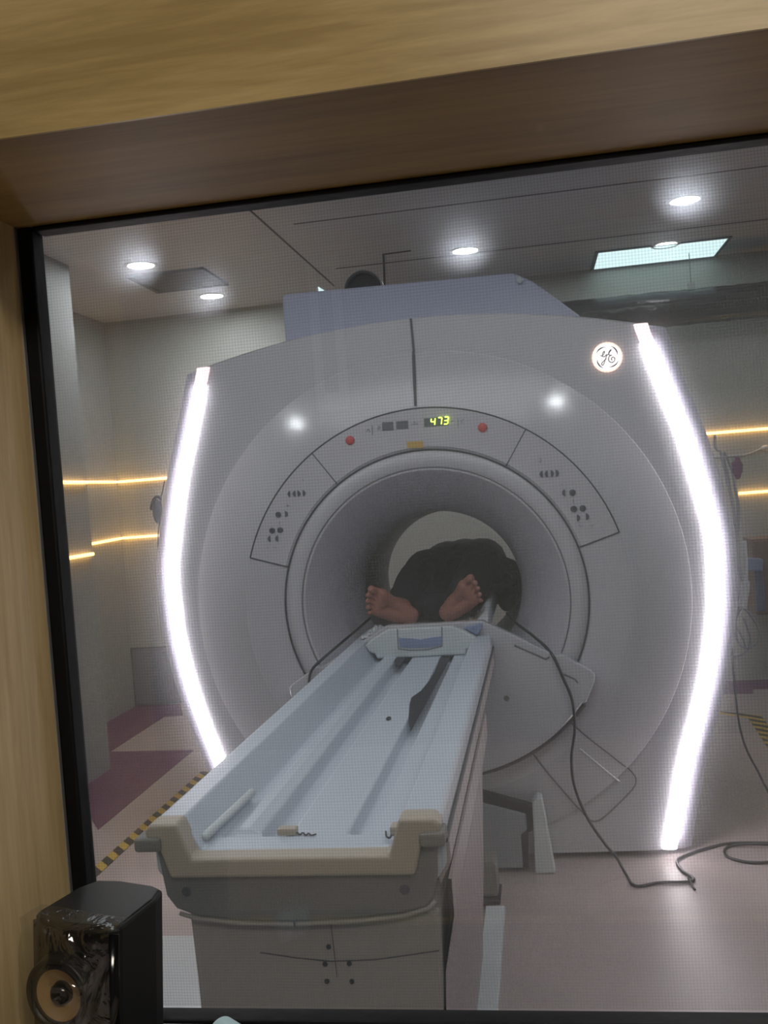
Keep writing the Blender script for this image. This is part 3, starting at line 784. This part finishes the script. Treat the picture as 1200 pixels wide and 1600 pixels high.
o = obj('latch_hook', tube(smooth_path([atz(px, py, .845) for px, py in ((603, 1299), (604, 1307), (609, 1309), (611, 1305))], 4), .0018, 6), 'dark'); child(o, t)
a_ = atz(318, 1309, .848); b_ = atz(396, 1236, .848)
tag(obj('white_rod', tube([a_, a_.lerp(b_, .03), a_.lerp(b_, .97), b_], [.004, .0085, .0085, .004], 12), 'white', smooth=True), 'short white rod lying in the left groove of the table tray', 'rod')
# dark strap in the right groove
def zz(px, py, z): v = atz(540 + px / 4, 940 + py / 4, z); return (v.x, v.y)
st = prism([zz(*p, .838) for p in ((590, 350), (655, 350), (600, 450), (520, 600), (405, 808), (393, 750), (400, 640), (412, 600), (470, 560), (520, 500), (558, 440))], SF + .0005, SF + .004, 'z')
tag(obj('black_strap', st, 'dark'), 'dark strap lying along the right groove of the tray', 'strap')
st = prism([zz(*p, .838) for p in ((300, 352), (372, 352), (330, 405), (312, 400))], SF + .0005, SF + .004, 'z')  # thin dark wedge under the left of the handle plate
tag(obj('dark_wedge', st, 'dark'), 'short dark flat wedge poking out under the left of the cradle handle', 'strap')
c = atz(607, 1124, SF)
bm = bmesh.new(); bmesh.ops.create_icosphere(bm, subdivisions=2, radius=1)
for v in bm.verts: v.co = Vector((v.co.x * .007 * (1 + .5 * noise.noise(v.co * 3)), v.co.y * .016 * (1 + .4 * noise.noise(v.co * 2)), v.co.z * .004)) + Vector((c.x, c.y, SF + .003))
tag(obj('tray_debris', bm, 'black'), 'tiny black scrap lying on the flat middle of the tray', 'scrap')

# cradle with its handle plate
cr = empty('sliding_cradle', (-.02, .5, SF)); tag(cr, 'white sliding cradle board with a wide winged handle at its foot end', 'cradle')
def cpart(nm, bm, m, **k): return child(obj(nm, bm, m, **k), cr)
def hpix(px, py, y=-.2): v = aty(540 + px / 4, 940 + py / 4, y); return (v.x, v.z)
cpart('board', box(-.205, .175, -.185, 1.75, SF + .001, .873), 'white', bevel=.006)
hl = [hpix(*p) for p in ((265, 172), (322, 168), (600, 155), (665, 150), (740, 185), (815, 225), (792, 290), (755, 300), (752, 330), (640, 336), (560, 345), (370, 350), (195, 356), (186, 326), (150, 318), (122, 275), (165, 235))]
hl = [(x, max(z, SF + .001)) for x, z in hl]
cpart('handle_plate', prism(hl, -.205, -.165), 'white', bevel=.006)
sl = [hpix(*p) for p in ((335, 225), (420, 228), (470, 236), (540, 222), (603, 215), (603, 272), (520, 284), (400, 288), (340, 280))]
cpart('handle_slot', prism(sl, -.2075, -.2045), 'bluegrey')
for L_ in ([(325, 168), (330, 292)], [(602, 156), (604, 274)], [(330, 292), (400, 302), (520, 297), (604, 276)]):
    cpart('handle_groove', tube([(hpix(*p)[0], -.206, hpix(*p)[1]) for p in L_], .0018, 6), 'seam_soft')
cpart('corner_clip', prism([hpix(*p) for p in ((730, 178), (845, 150), (848, 180), (815, 222))], -.16, -.13), 'bluegrey', bevel=.003)
# cushion
rows = []
for y, h in ((-.06, .0), (.03, .012), (.12, .035), (.25, .05), (1.72, .05)):
    rows.append([(-.2, y, .874), (-.205, y, .895 + h * .3), (-.19, y, .907 + h * .3), (-.15, y, .893), (0, y, .890), (.13, y, .893), (.185, y, .915 + h), (.203, y, .91 + h), (.206, y, .890), (.195, y, .874)])
bm, R = grid_loft(rows, close=True); bm.faces.new(R[0]); bm.faces.new(R[-1][::-1])
cu = obj('table_cushion', bm, 'cushion', bevel=.004, seg=3); tag(cu, 'thin white cushion under the patient on the sliding cradle', 'cushion')
# crumpled cover at the foot end of the cushion, right and left
def crumple(nm, x0, x1, y0, y1, z, h, m, lb, seed):
    n = 16; rows = []
    for j in range(n + 1):
        rows.append([(x0 + (x1 - x0) * i / n + .008 * noise.noise((i * .5, j * .5, seed)), y0 + (y1 - y0) * j / n, z + h * (.35 + .65 * abs(noise.noise((i * .45, j * .4, seed + 9))) * 1.6) * math.sin(PI * (i + .6) / (n + 1.2)) ** .5) for i in range(n + 1)])
    bm, _ = grid_loft(rows); o = obj(nm, bm, m, smooth=True); s_ = o.modifiers.new('s', 'SOLIDIFY'); s_.thickness = .004; return tag(o, lb, 'cover')
crumple('crumpled_cover', .115, .20, -.06, .22, .897, .045, 'crinkle', 'crumpled brownish plastic cover edge right of the right foot', 2)
crumple('crumpled_cover', -.275, -.205, -.10, .12, .893, .03, 'cushion', 'crumpled white sheet corner left of the left foot', 6)

# ================================================================== PATIENT
def capsules(bm, chains, n=16):
    """tapered round limbs: chain = [(point, radius), ...]"""
    for ch in chains:
        pts = [Vector(p) for p, r in ch]; rad = [r for p, r in ch]
        P = []; R_ = []
        d0 = (pts[1] - pts[0]).normalized(); d1 = (pts[-1] - pts[-2]).normalized()
        for k in range(5): a = PI / 2 * (k + .4) / 5; P.append(pts[0] - d0 * rad[0] * math.cos(a)); R_.append(rad[0] * math.sin(a))
        for i in range(len(pts)):
            P.append(pts[i]); R_.append(rad[i])
            if i < len(pts) - 1:
                for k in (1, 2, 3): t = k / 4; P.append(pts[i].lerp(pts[i + 1], t)); R_.append(rad[i] + (rad[i + 1] - rad[i]) * t)
        for k in range(4, -1, -1): a = PI / 2 * (k + .4) / 5; P.append(pts[-1] + d1 * rad[-1] * math.cos(a)); R_.append(rad[-1] * math.sin(a))
        tube(P, R_, n, bm)
def ellipsoid(bm, c, s, n=3, rot=None):
    m = Matrix.Translation(c) @ (rot.to_4x4() if rot else Matrix()) @ Matrix.Diagonal((*s, 1))
    bmesh.ops.create_icosphere(bm, subdivisions=n, radius=1, matrix=m)
pr_ = empty('person', (0, .9, .915))
tag(pr_, 'person lying on their back in dark clothes, bare soles towards the window', 'person')
bm = bmesh.new()
ankles = []
def foot(bm, heel, u, med, S=1.0):
    """heel point, sole direction u, medial hint"""
    u = Vector(u).normalized(); n_ = Vector((0, -1, 0)); n_ = (n_ - u * n_.dot(u)).normalized()
    w = n_.cross(u).normalized()
    if w.dot(Vector(med)) < 0: w = -w
    H = Vector(heel)
    def Q(a, b, h): return H + u * a * S + w * b * S * 1.22 - n_ * h * S
    fat = [[(Q(.012, 0, .03), .031), (Q(.05, 0, .032), .029)],
                  [(Q(.04, -.012, .026), .025), (Q(.10, -.022, .024), .023), (Q(.150, -.027, .019), .020)],
                  [(Q(.04, .008, .032), .026), (Q(.10, .010, .035), .024), (Q(.168, .024, .022), .023)],
                  [(Q(.155, -.024, .020), .020), (Q(.168, .024, .022), .022)],
                  [(Q(.15, 0, .020), .020), (Q(.165, .004, .022), .020)],
                  [(Q(.172, .028, .020), .017), (Q(.200, .031, .018), .0135), (Q(.221, .030, .014), .0148)],
                  [(Q(.178, .008, .020), .011), (Q(.206, .008, .018), .0088), (Q(.222, .008, .012), .0102)],
                  [(Q(.172, -.008, .020), .010), (Q(.198, -.010, .018), .0080), (Q(.212, -.010, .011), .0094)],
                  [(Q(.162, -.023, .020), .010), (Q(.186, -.027, .018), .0074), (Q(.199, -.028, .011), .0088)],
                  [(Q(.150, -.036, .020), .010), (Q(.170, -.042, .017), .0070), (Q(.183, -.044, .011), .0084)],
                  [(Q(.03, 0, .045), .030), (Q(.035, 0, .085), .036)], [(Q(.06, 0, .05), .03), (Q(.13, .01, .03), .02)],
                  [(Q(.035, 0, .08), .037), (Q(.08, .008, .055), .028), (Q(.15, .012, .028), .018)]]
    capsules(bm, [[(p, r_ * (1.2 if r_ > .0165 else 1.08)) for p, r_ in ch] for ch in fat])
    return Q(.035, 0, .11)
aL = foot(bm, (-.098, .14, .930), (-.165, -.105, .105), (1, 0, 1))
aR = foot(bm, (.018, .14, .930), (.138, -.10, .120), (-1, 0, 1))
kL = Vector((-.10, .62, 1.085)); kR = Vector((.165, .60, 1.10))
hipL = Vector((-.06, 1.02, 1.02)); hipR = Vector((.115, 1.02, 1.02))
body = [[(aL, .036), (aL.lerp(kL, .35), .052), (aL.lerp(kL, .7), .055), (kL, .058), (kL.lerp(hipL, .5), .075), (hipL, .09)],
        [(aR, .036), (aR.lerp(kR, .35), .052), (aR.lerp(kR, .7), .055), (kR, .058), (kR.lerp(hipR, .5), .075), (hipR, .09)],
        [((-.04, 1.02, 1.02), .10), ((.10, 1.02, 1.02), .10)],
        [((-.03, 1.1, 1.02), .10), ((-.05, 1.32, 1.03), .105), ((-.07, 1.48, 1.02), .09)],
        [((.09, 1.1, 1.02), .10), ((.11, 1.32, 1.03), .105), ((.13, 1.48, 1.02), .09)],
        [((.03, 1.45, 1.02), .10), ((.03, 1.54, 1.01), .06), ((.03, 1.60, 1.005), .053), ((.03, 1.64, 1.005), .055)]]
for sx in (-1, 1):
    sh = Vector((.03 + sx * .155, 1.47, 1.0)); el = Vector((.03 + sx * .235, 1.18, .985)); wr = Vector((.03 + sx * .215, .93, .985))
    body.append([(sh, .052), (sh.lerp(el, .5), .045), (el, .040), (el.lerp(wr, .4), .038), (wr, .026)])
    hd = Vector((.03 + sx * .205, .86, .985)); body.append([(wr, .026), (hd + Vector((0, .03, 0)), .028), (hd, .026)])
    for k, (dx, ln) in enumerate(((-.021, .062), (-.007, .072), (.007, .068), (.020, .054))):
        b0 = hd + Vector((dx * -sx * 0 + .004, 0, dx)); m1 = b0 + Vector((-sx * .006, -ln * .5, 0)); m2 = b0 + Vector((-sx * .022, -ln * .85, -.002))
        body.append([(b0 + Vector((0, .02, 0)), .0095), (m1, .0088), (m2, .0075)])
    body.append([(wr + Vector((-sx * .01, -.02, .01)), .012), (hd + Vector((-sx * .028, .0, .022)), .0105), (hd + Vector((-sx * .036, -.03, .024)), .0085)])
capsules(bm, body)
hcn = Vector((.03, 1.755, 1.015))
ellipsoid(bm, hcn, (.075, .112, .092)); ellipsoid(bm, hcn + Vector((0, -.05, .03)), (.052, .062, .052))
ellipsoid(bm, hcn + Vector((0, -.02, .095)), (.011, .022, .020)); ellipsoid(bm, hcn + Vector((0, -.033, .108)), (.014, .010, .010))
for s in (-1, 1):
    ellipsoid(bm, hcn + Vector((s * .077, -.005, .0)), (.009, .030, .020)); ellipsoid(bm, hcn + Vector((s * .030, .012, .076)), (.017, .010, .012))
ellipsoid(bm, hcn + Vector((0, -.065, .082)), (.024, .006, .009)); ellipsoid(bm, hcn + Vector((0, -.095, .062)), (.022, .018, .020))
bd = obj('body', bm, 'skin', smooth=True); child(bd, pr_)
rm = bd.modifiers.new('rm', 'REMESH'); rm.mode = 'VOXEL'; rm.voxel_size = .0030; rm.use_smooth_shade = True
sm = bd.modifiers.new('sm', 'SMOOTH'); sm.iterations = 3; sm.factor = .5
# toenails are turned away; hair, trousers and jacket
bm = bmesh.new(); ellipsoid(bm, hcn + Vector((0, .022, -.012)), (.083, .100, .092))
for v in list(bm.verts):
    if v.co.z - hcn.z > .05 and v.co.y - hcn.y < .045: v.co.z = hcn.z + .05
child(obj('hair', bm, 'hair', smooth=True), pr_)
def cloth(nm, chains, m, vox=.009, amp=.02, sc_=.12):
    bm = bmesh.new(); capsules(bm, chains, 20)
    o = obj(nm, bm, m, smooth=True); child(o, pr_)
    r_ = o.modifiers.new('rm', 'REMESH'); r_.mode = 'VOXEL'; r_.voxel_size = vox; r_.use_smooth_shade = True
    tx = bpy.data.textures.new(nm + '_folds', 'CLOUDS'); tx.noise_scale = sc_; tx.noise_depth = 2
    dp = o.modifiers.new('dp', 'DISPLACE'); dp.texture = tx; dp.strength = amp; dp.mid_level = .45; dp.texture_coords = 'GLOBAL'
    return o
cuL = aL.lerp(kL, .04); cuR = aR.lerp(kR, .04)
cloth('trousers', [[(cuL, .046), (aL.lerp(kL, .15), .062), (aL.lerp(kL, .5), .080), (kL, .088), (kL.lerp(hipL, .5), .105), (hipL, .115)],
                   [(cuR, .046), (aR.lerp(kR, .15), .062), (aR.lerp(kR, .5), .080), (kR, .088), (kR.lerp(hipR, .5), .105), (hipR, .115)],
                   [((-.04, 1.02, 1.02), .12), ((.11, 1.02, 1.02), .12)], [((-.03, .75, 1.04), .085), ((.08, .72, 1.04), .085)], [((.02, .55, .99), .06), ((.03, .9, 1.04), .10)], [((-.035, .26, .955), .045), ((-.03, .5, 1.0), .08)], [((-.10, .30, .965), .05), ((.04, .30, .965), .05)]], 'trouser')
jk = [[((-.05, 1.0, 1.03), .125), ((-.06, 1.3, 1.045), .125), ((-.07, 1.48, 1.03), .105)], [((.11, 1.0, 1.03), .125), ((.12, 1.3, 1.045), .125), ((.13, 1.48, 1.03), .105)],
      [((.03, 1.0, 1.045), .125), ((.03, 1.45, 1.05), .12)]]
for sx in (-1, 1):
    sh = Vector((.03 + sx * .16, 1.46, 1.0)); el = Vector((.03 + sx * .235, 1.18, .985)); wr = Vector((.03 + sx * .216, .955, .985))
    jk.append([(sh, .066), (el, .058), (wr, .048), (wr + Vector((0, -.14, 0)), .046)])
jk.append([((.25, .90, .955), .05), ((.26, 1.3, .955), .06)])
jk.append([((-.20, .95, .955), .05), ((-.20, 1.3, .955), .06)])
jk.append([((.21, .80, .965), .075), ((.23, 1.2, .975), .10)])
jk.append([((.255, .62, .915), .035), ((.275, .95, .91), .06)])
jk.append([((.275, .80, .925), .05), ((.28, 1.2, .93), .065)])
cloth('jacket', jk, 'jacket')

# ================================================================== FLOOR ITEMS
def flatpoly(nm, pix, z0, z1, m): return obj(nm, prism(zpoly(pix), z0, z1, 'z'), m)
bm = prism([(-1.475, -.5), (-1.42, -.5), (-1.44, 1.3), (-1.49, 1.3)], .002, .004, 'z')
tag(obj('hazard_tape', bm, 'tape'), 'black and yellow hazard tape on the floor left of the patient table', 'tape')
bm = prism([(1.35, 2.17), (1.52, 2.02), (1.475, 1.2), (1.555, 1.2), (1.60, 2.06), (1.37, 2.21)], .002, .004, 'z')
tag(obj('hazard_tape', bm, 'tape'), 'black and yellow hazard tape on the floor right of the scanner', 'tape')
bm = prism([(-1.35, -1.6), (-.30, -1.6), (-.30, -.63), (-1.35, -.63)], .001, .006, 'z')
tag(obj('floor_mat', bm, 'white'), 'pale flat mat on the floor at the left of the table pedestal', 'mat')
# long black cable from the bore to the floor
YC = -.12
pts = [aty(792, 958, .25), aty(808, 975, .10), aty(835, 995, -.02), aty(862, 1022, -.13), aty(880, 1060, -.15), aty(894, 1095, -.15), aty(898, 1140, -.15), aty(893, 1185, -.12), aty(898, 1230, -.12), aty(918, 1278, -.14), aty(945, 1318, -.17), aty(962, 1338, -.2)]
pts += [atz(978, 1366, .006), atz(993, 1384, .006), atz(1030, 1379, .006), atz(1083, 1376, .006), atz(1066, 1360, .006), atz(1058, 1347, .006), atz(1068, 1338, .006), atz(1110, 1324, .006), atz(1150, 1317, .006), atz(1230, 1320, .006), atz(1240, 1340, .006), atz(1180, 1348, .006), atz(1136, 1338, .006), atz(1140, 1322, .006), atz(1190, 1319, .016), atz(1300, 1325, .006)]
tag(obj('black_cable', tube(smooth_path(pts, 8), .0055, 8), 'cable', smooth=True), 'long black cable from the bore down the scanner front to a loop on the floor', 'cable')
pts = [atz(1075, 1372, .017), atz(1082, 1383, .006), atz(1086, 1390, .004)]
tag(obj('cable_stub', tube(smooth_path(pts, 4), .004, 6), 'cable', smooth=True), 'frayed short cable end beside the floor cable below the right light strip', 'cable')
pts = [aty(578, 966, .22), aty(560, 982, .08), aty(535, 1003, -.06), aty(500, 1033, -.145), aty(487, 1047, -.145), aty(483, 1062, -.145), aty(484, 1075, -.15)]
tag(obj('bore_cable', tube(smooth_path(pts, 6), .0055, 8), 'cable', smooth=True), 'short black cable running out of the bore along the left table rim', 'cable')
# things hanging at the right flank
YH = .5
def H(px, py, y=YH): return aty(px, py, y)
r = empty('tubing_bundle', H(1150, 780)); tag(r, 'bundle of grey tubes and cords hanging at the right flank of the scanner', 'tubing')
for path in ([(1117, 680), (1118, 700), (1130, 712), (1140, 760), (1150, 820), (1152, 880), (1155, 950)], [(1126, 708), (1136, 750), (1146, 800), (1150, 850), (1158, 900), (1160, 945)],
             [(1132, 706), (1145, 740), (1152, 790), (1153, 840), (1156, 900)], [(1146, 716), (1148, 760), (1155, 800), (1150, 870)],
             [(1155, 950), (1148, 970), (1152, 1000), (1165, 1012), (1182, 1005), (1186, 985), (1172, 960), (1162, 950)], [(1160, 948), (1150, 975), (1160, 995), (1168, 1014), (1172, 995), (1162, 965)], [(1146, 1026), (1160, 1022), (1175, 1010)]):
    child(obj('tube', tube(smooth_path([H(*p) for p in path], 6), .0055, 6), 'greycable', smooth=True), r)
child(obj('hose', tube(smooth_path([H(*p, .48) for p in ((1163, 845), (1165, 880), (1165, 910), (1162, 935), (1159, 950))], 6), [.009] * 12 + [.018] * 12 + [.012], 10), 'hose', smooth=True), r)
hk = H(1140, 712)
child(obj('hook', tube([(1.0, .5, hk.z), (hk.x + .06, .5, hk.z - .005)], .006, 8), 'metal'), r)
bm = bmesh.new(); bmesh.ops.create_icosphere(bm, subdivisions=3, radius=1); cc = H(1152, 731)
for v in bm.verts: v.co = Vector((v.co.x * .022 * (1 + .4 * noise.noise(v.co * 2)), v.co.y * .015, v.co.z * .045 * (1 + .3 * noise.noise(v.co * 2)))) + cc
tag(obj('pink_pouch', bm, 'pink', smooth=True), 'small pink pouch hanging on the tubes right of the scanner', 'pouch')
r = empty('wall_wire', H(1185, 700, 3.06)); tag(r, 'thin pale wire with a white knob on the back wall near the pink pouch', 'wire')
child(obj('wire', tube(smooth_path([H(*p, 3.062) for p in ((1156, 712), (1175, 707), (1196, 698))], 5), .005, 6), 'hose'), r)
bm = bmesh.new(); ellipsoid(bm, H(1196, 700, 3.055), (.03, .03, .02), 2); child(obj('knob', bm, 'hose', smooth=True), r)
r = empty('wall_cupboard', (2.1, 3.07, .5)); tag(r, 'brown wooden cupboard on the back wall at the right edge', 'cupboard')
child(obj('body', box(1.77, 2.5, 2.80, 3.07, .47, .96), 'brown', bevel=.004), r)
child(obj('door', box(1.78, 2.13, 2.785, 2.80, .48, .95), 'brown', bevel=.003), r); child(obj('door', box(2.14, 2.49, 2.785, 2.80, .48, .95), 'brown', bevel=.003), r)
c = H(1178, 882, 2.74)
r = empty('dispenser', (c.x, 2.785, c.z)); tag(r, 'blue-grey box with a short darker column on the front of the brown cupboard', 'dispenser')
o = obj('head', box(-.05, .05, -.04, .04, -.04, .04), 'bluegrey', bevel=.01); o.location = (c.x, 2.745, c.z); o.rotation_euler = (0, .12, .0); child(o, r)
child(obj('column', box(c.x + .005, c.x + .055, 2.755, 2.785, .50, c.z - .04), 'blue_column', bevel=.005), r)
# side cord from the right flank to the floor
pts = [H(1143, 985, .7), H(1144, 1020, .7), H(1148, 1070, .6), H(1153, 1120, .5), H(1164, 1165, .4), H(1184, 1205, .3), H(1202, 1240, .25), H(1240, 1300, .2)]
tag(obj('power_cord', tube(smooth_path(pts, 6), .0045, 6), 'cable', smooth=True), 'thin black cord hanging from the right flank and sweeping out of view', 'cord')
# grey panel low on the back wall at the left
r = empty('access_panel', (-2.4, 3.06, 0)); tag(r, 'low grey access panel on the back wall left of the scanner', 'panel')
child(obj('panel_face', box(-2.62, -1.9, 3.055, 3.068, .01, .425), 'panelgrey'), r)
bm = bmesh.new(); add_box(bm, -2.63, -1.9, 3.048, 3.068, .425, .437); add_box(bm, -2.63, -2.618, 3.048, 3.068, .0, .437); child(obj('panel_edge', bm, 'vent'), r)

# ================================================================== SPEAKER AND SILL ITEMS
zt = 1.022
fl_, fr_, br_, bl_ = Vector((-.158, -2.750)), Vector((-.056, -2.768)), Vector((-.012, -2.698)), Vector((-.094, -2.672))
u = (fr_ - fl_).normalized(); v_ = Vector((-u.y, u.x)); Wd = .106; Dp = .106
r = empty('speaker', ((fl_.x + fr_.x) / 2, (fl_.y + fr_.y) / 2, ZB)); tag(r, 'black desktop loudspeaker with golden cone wrapped in clear film at the left of the sill', 'speaker')
def S(a, b): p = fl_ + u * a + v_ * b; return (p.x, p.y)
top = [S(0, .004)] + [S(Wd * t, -.010 * math.sin(PI * t)) for t in (.1, .25, .4, .5, .6, .75, .9)] + [S(Wd, .004), S(Wd - .002, Dp * .7), S(Wd - .008, Dp * .93), S(Wd * .75, Dp), S(Wd * .35, Dp), S(.012, Dp * .93), S(.003, Dp * .7)]
child(obj('cabinet', prism(top, ZB + .002, zt, 'z'), 'spk_side', bevel=.004), r)
lid = [((x - r.location.x) * .93 + r.location.x + .001 + .0, (y - (-2.722)) * .90 - 2.722) for x, y in top]
child(obj('top_plate', prism([(a * .95 + b_[0] * .05, c_) for (a, c_), b_ in zip(lid, top)], zt - .001, zt + .0015, 'z'), 'spk', bevel=.001), r)
# front baffle follows the bowed front
rows = []
for i in range(13):
    t = i / 12; p = S(Wd * t, .002 - .0115 * math.sin(PI * t)); rows.append([(p[0], p[1] - .002, ZB + .004), (p[0], p[1] - .002, zt - .006)])
bm, _ = grid_loft(rows); o = obj('front_baffle', bm, 'spk_gloss', smooth=True); o.modifiers.new('s', 'SOLIDIFY').thickness = .003; child(o, r)
def drv(prof, m, nm, cz_):
    bm = lathe(prof, (0, 0, 0), 'y', 48)
    p = S(.048, -.022); mt = Matrix.Translation((p[0], p[1], cz_)) @ Matrix.Rotation(math.atan2(u.y, u.x), 4, 'Z')
    bm.transform(mt); return child(obj(nm, bm, m, smooth=True), r)
WZ = .953
drv([(.041, .016), (.039, -.001), (.037, -.003), (.034, -.002), (.032, .001)], 'spk', 'woofer_surround', WZ)
drv([(.032, .001), (.0295, -.002), (.027, .0005)], 'spk_side', 'rubber_ring', WZ)
drv([(.027, .0005), (.020, .005), (.010, .0088), (0, .009)], 'cone', 'cone', WZ)
drv([(.0125, .008), (.0115, .002), (.008, -.002), (.004, -.0035), (0, -.004)], 'spk_gloss', 'dust_cap', WZ)
drv([(.018, .003), (.018, -.001), (.014, -.002), (.006, -.001), (0, -.003)], 'spk_gloss', 'tweeter', WZ - .072)
# clear film stretched over the front
rows = []
for j in range(15):
    z = ZB + .006 + (zt - ZB - .002) * j / 14; row = []
    for i in range(17):
        t = i / 16; p = S(-.002 + (Wd + .004) * t, -.018 - .006 * math.sin(PI * t) - .016 * math.exp(-((t - .44) / .36) ** 2 - ((z - .951) / .05) ** 2) + .005 * noise.noise((i * .5, j * .5, 1))); row.append((p[0], p[1], z))
    rows.append(row)
row = []
for i in range(17):
    t = i / 16; p = S(-.001 + (Wd + .002) * t, .016 + .003 * noise.noise((i * .7, 3, 1))); row.append((p[0], p[1], zt + .004))
rows.append(row)
bm, _ = grid_loft(rows); child(obj('clear_film', bm, 'film', smooth=True), r)
r.rotation_euler = (0, .075, 0); r.location.z += .004
# roll of pale tape on the sill
c = aty(372, 1601, -2.73)
bm = lathe([(.0105, 0), (.0175, 0), (.0175, .034), (.0105, .034), (.0105, 0)], (0, 0, 0), 'x', 40)
bm.transform(Matrix.Translation((c.x - .010, -2.73, c.z - .016)) @ Matrix.Rotation(math.radians(-38), 4, 'Z') @ Matrix.Translation((-.017, 0, 0)))
TAPEZ = c.z
o = obj('tape_roll', bm, 'papercup', smooth=False); tag(o, 'small pale blue roll on the black sill right of the speaker', 'tape roll')

# ================================================================== CONTROL ROOM
r = empty('control_room_lamp', (1.1, -4.9, CZ)); tag(r, 'flat warm ceiling lamp in the control room', 'ceiling light')
child(obj('diffuser', box(.5, 1.7, -5.2, -4.6, CZ - .03, CZ - .002), 'ctl_lamp'), r)
bm = bmesh.new()
for a_ in ((.48, 1.72, -5.22, -5.2), (.48, 1.72, -4.6, -4.58), (.48, .5, -5.2, -4.6), (1.7, 1.72, -5.2, -4.6)): add_box(bm, *a_, CZ - .035, CZ)
child(obj('lamp_frame', bm, 'ringmetal'), r)

a_ = aty(480, 405, 1.72); b_ = aty(548, 640, 1.72)
r = empty('framed_panel', ((a_.x + b_.x) / 2, -6.89, (a_.z + b_.z) / 2)); tag(r, 'tall white-framed panel on the rear wall of the control room', 'panel')
fx0, fx1, fz0, fz1 = a_.x, b_.x, b_.z, min(a_.z, 2.8)
bm = bmesh.new()
for q in ((fx0, fx1, fz1 - .05, fz1), (fx0, fx1, fz0, fz0 + .10), (fx0, fx0 + .05, fz0, fz1), (fx1 - .05, fx1, fz0, fz1)): add_box(bm, q[0], q[1], -6.9, -6.87, q[2], q[3])
child(obj('panel_frame', bm, 'white'), r); child(obj('panel_glass', box(fx0 + .04, fx1 - .04, -6.895, -6.885, fz0 + .08, fz1 - .04), 'vent'), r)

# world: closed rooms, nearly black outside
w = bpy.data.worlds.new('world'); scene.world = w; w.use_nodes = True
w.node_tree.nodes['Background'].inputs[0].default_value = (.02, .02, .025, 1)
scene.view_settings.view_transform = 'Standard'; scene.view_settings.look = 'None'
scene.view_settings.exposure = 1.1; scene.view_settings.gamma = 1
scene.view_settings.use_curve_mapping = False
